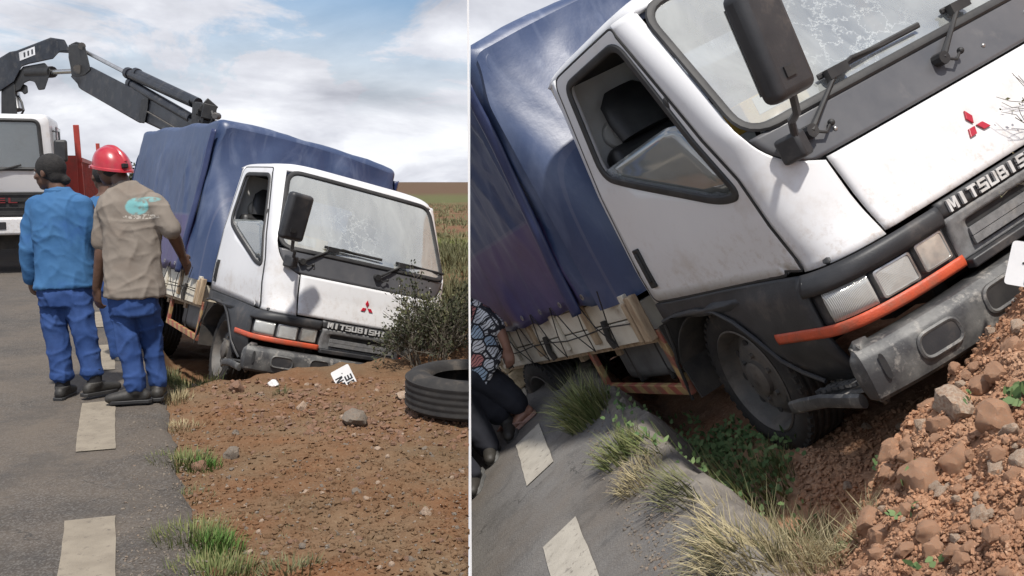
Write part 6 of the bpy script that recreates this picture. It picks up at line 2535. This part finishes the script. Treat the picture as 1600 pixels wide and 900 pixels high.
# crane, joints taken along the sight lines and given true thickness
MTI = MT.inverted()


def cd_(u):
    return lerp([(-60, 18.4), (20, 17.6), (112, 16.4), (345, 11.9)], u)


def CP(u, v, dd=0.0):
    return MTI @ P(u, v, cd_(u) + dd)


def slab(mb, px, thick, dd=0.0):
    a = [CP(u, v, dd - thick / 2) for u, v in px]
    b = [CP(u, v, dd + thick / 2) for u, v in px]
    n = len(px)
    mb.add(a + b, [tuple(range(n)), tuple(range(n, 2 * n))[::-1]] + [(i, i + n, (i + 1) % n + n, (i + 1) % n) for i in range(n)])


def crp(name, m, px, thick, dd=0.0, parent=None, bevel=.02):
    mb = MB()
    slab(mb, px, thick, dd)
    return mb.build(name, m, parent or ct, smooth=True, ang=30, bevel=bevel)


crp('column', 'crane_black', [(2, 185), (28, 185), (24, 150), (22, 118), (2, 118)], .5, .1)
boom = crp('main_boom', 'crane_grey', [(-40, 118), (0, 90), (15, 81), (26, 79), (79, 58.5), (101, 62), (110, 80), (108, 83), (92, 82), (83, 92), (46, 100), (34, 104), (22, 128), (-10, 150), (-40, 160)], .38)
crp('end_plate', 'crane_grey', [(88, 64), (102, 64), (109, 79), (94, 79)], .02, -.205, boom, .005)
st = crp('sticker', 'plate_white', [(29.5, 82), (54, 72.5), (55, 85.5), (31, 95)], .012, -.2, boom, 0)
for i in range(3):
    x = 36.5 + i * 6
    crp('sticker_bar', 'crane_grey', [(x, 82.2 - i * 2.3), (x + 2.4, 81.2 - i * 2.3), (x + 3, 88.5 - i * 2.3), (x + .6, 89.5 - i * 2.3)], .012, -.212, st, 0)
crp('boom_bracket', 'crane_black', [(22, 120), (36, 104), (70, 98), (80, 110), (76, 122), (70, 140), (60, 141), (54, 128), (46, 126), (38, 130), (32, 140), (22, 145)], .3, .02)
crp('hook_lug', 'crane_black', [(20, 134), (36, 131), (43, 134), (44, 145), (38, 148), (34, 143), (22, 145)], .12)
mb = MB()
mb.tube([CP(45, 114), CP(82, 112.5)], .10, 12)
cy = mb.build('boom_cylinder', 'crane_black', ct)
mb = MB()
mb.tube([CP(78, 113), CP(116, 111)], .042, 12)
mb.build('piston_rod', 'steel_rod', cy)
crp('knuckle', 'crane_black', [(107, 70), (118, 68.5), (133, 72), (139, 96), (142, 110), (132, 118), (120, 121), (112, 119), (110, 104), (107, 90)], .42)
mb = MB()
mb.tube([CP(122, 108, -.3), CP(122, 108, .3)], .075, 14)
mb.tube([CP(128, 72, -.24), CP(128, 72, .24)], .06, 12)
mb.build('pivot_pin', 'rim_steel', ct)
mb = MB()
mb.tube([CP(112, 70), CP(119, 67), CP(127, 69), CP(131, 73)], .02, 6)
mb.build('hose', 'rubber', ct)
jib = crp('jib_boom', 'crane_grey', [(110, 119), (142, 104), (232, 150), (220, 193), (214, 190), (127, 140), (123, 136.5), (121, 131)], .36)
crp('jib_collar', 'crane_black', [(221, 155), (232, 150), (231, 168), (226, 193), (219, 192), (217, 180)], .42, 0, None, .01)
ext = crp('jib_extension', 'crane_grey', [(230, 152), (303, 188), (302, 213), (276, 214), (224, 190), (222, 172)], .28)
mb = MB()
mb.tube([CP(221, 169, -.17), CP(292, 211, -.15)], .012, 6)
mb.build('rail', 'rim_steel', ext)
for (a, b, r_, nm) in (((200, 114), (303, 160), .075, 'ram_tube'), ((212, 113), (310, 160), .06, 'ram_tube'), ((204, 130), (300, 186), .07, 'ram_tube')):
    mb = MB()
    A_, B_ = CP(*a), CP(*b)
    mb.tube([A_, A_.lerp(B_, .05), A_.lerp(B_, .051), B_], [r_ * 1.2, r_ * 1.2, r_, r_], 12)
    mb.build(nm, 'crane_grey', ct)
mb = MB()
mb.tube([CP(136, 82), CP(202, 116)], .034, 10)
mb.build('ram_rod', 'steel_rod', ct)
crp('end_bracket', 'crane_black', [(301, 158), (316, 160), (322, 170), (318, 190), (312, 214), (300, 214), (299, 188)], .34)
rr_ = random.Random(8)
for i in range(14):
    u, v = rr_.uniform(308, 342), rr_.uniform(162, 200)
    if v < 160 + (u - 308) * .55:
        v += 14
    mb = MB()
    s_ = rr_.uniform(.05, .11)
    if i % 2:
        mb.tube([CP(u, v, -.15 + rr_.random() * .3), CP(u + rr_.uniform(2, 9), v + rr_.uniform(-5, 9), .1)], s_ * .6, 10)
    else:
        mb.box(CP(u, v, rr_.uniform(-.15, .15)), (s_ * 1.6, s_ * 1.3, s_ * 1.8), Matrix.Rotation(rr_.uniform(0, 1), 3, 'Y'))
    mb.build('valve_block', rr_.choice(['crane_black', 'crane_black', 'rim_steel']), ct, bevel=.01)
mb = MB()
mb.tube([CP(318, 164), CP(330, 168), CP(334, 184), CP(328, 200)], .025, 8)
mb.tube([CP(314, 172), CP(326, 178), CP(330, 195)], .02, 8)
mb.build('end_hose', 'rubber', ct)
mb = MB()
mb.tube([CP(23, 146), CP(28, 172)], .085, 12)
mb.build('column_ram', 'steel_rod', ct)
mb = MB()
mb.tube([CP(28, 150), CP(34, 160), CP(37, 172), CP(33, 180)], .02, 8)
mb.build('column_hose', 'rubber', ct)
# far trees and roofs on the horizon
rt = random.Random(15)
for i, (u, h, w) in enumerate(((214, 2.6, 1.6), (222, 4.2, 1.8), (206, 2.2, 2.0))):
    p = G(u, 284.5 + 15)
    p = P(u, 290, 150)
    p.z = -.5
    mb = MB()
    mb.tube([(0, 0, 0), (.1, 0, h * .6), (0, .1, h)], [.16, .1, .05], 6)
    root = empty('tree', p)
    mb.build('trunk', 'twig', root)
    mb = MB()
    for _ in range(420):
        a, b_ = rt.gauss(0, 1), rt.gauss(0, 1)
        c = Vector((a * w * .35, b_ * w * .35, h * .75 + rt.gauss(0, .22) * h))
        d = Vector((rt.gauss(0, 1), rt.gauss(0, 1), rt.gauss(0, 1))).normalized()
        s = d.orthogonal() * .14
        mb.add([c - s, c + s, c + d * .5], [(0, 1, 2)])
    c_ = mb.build('crown', 'bush_leaf', root, smooth=False)
    tag(root, ['low dark tree on the skyline left of the blue cover', 'tallest small tree on the skyline left of the blue cover', 'bushy tree on the skyline beside the red helmet'][i], 'tree', 'trees on the skyline')
    c_['kind'] = 'stuff'
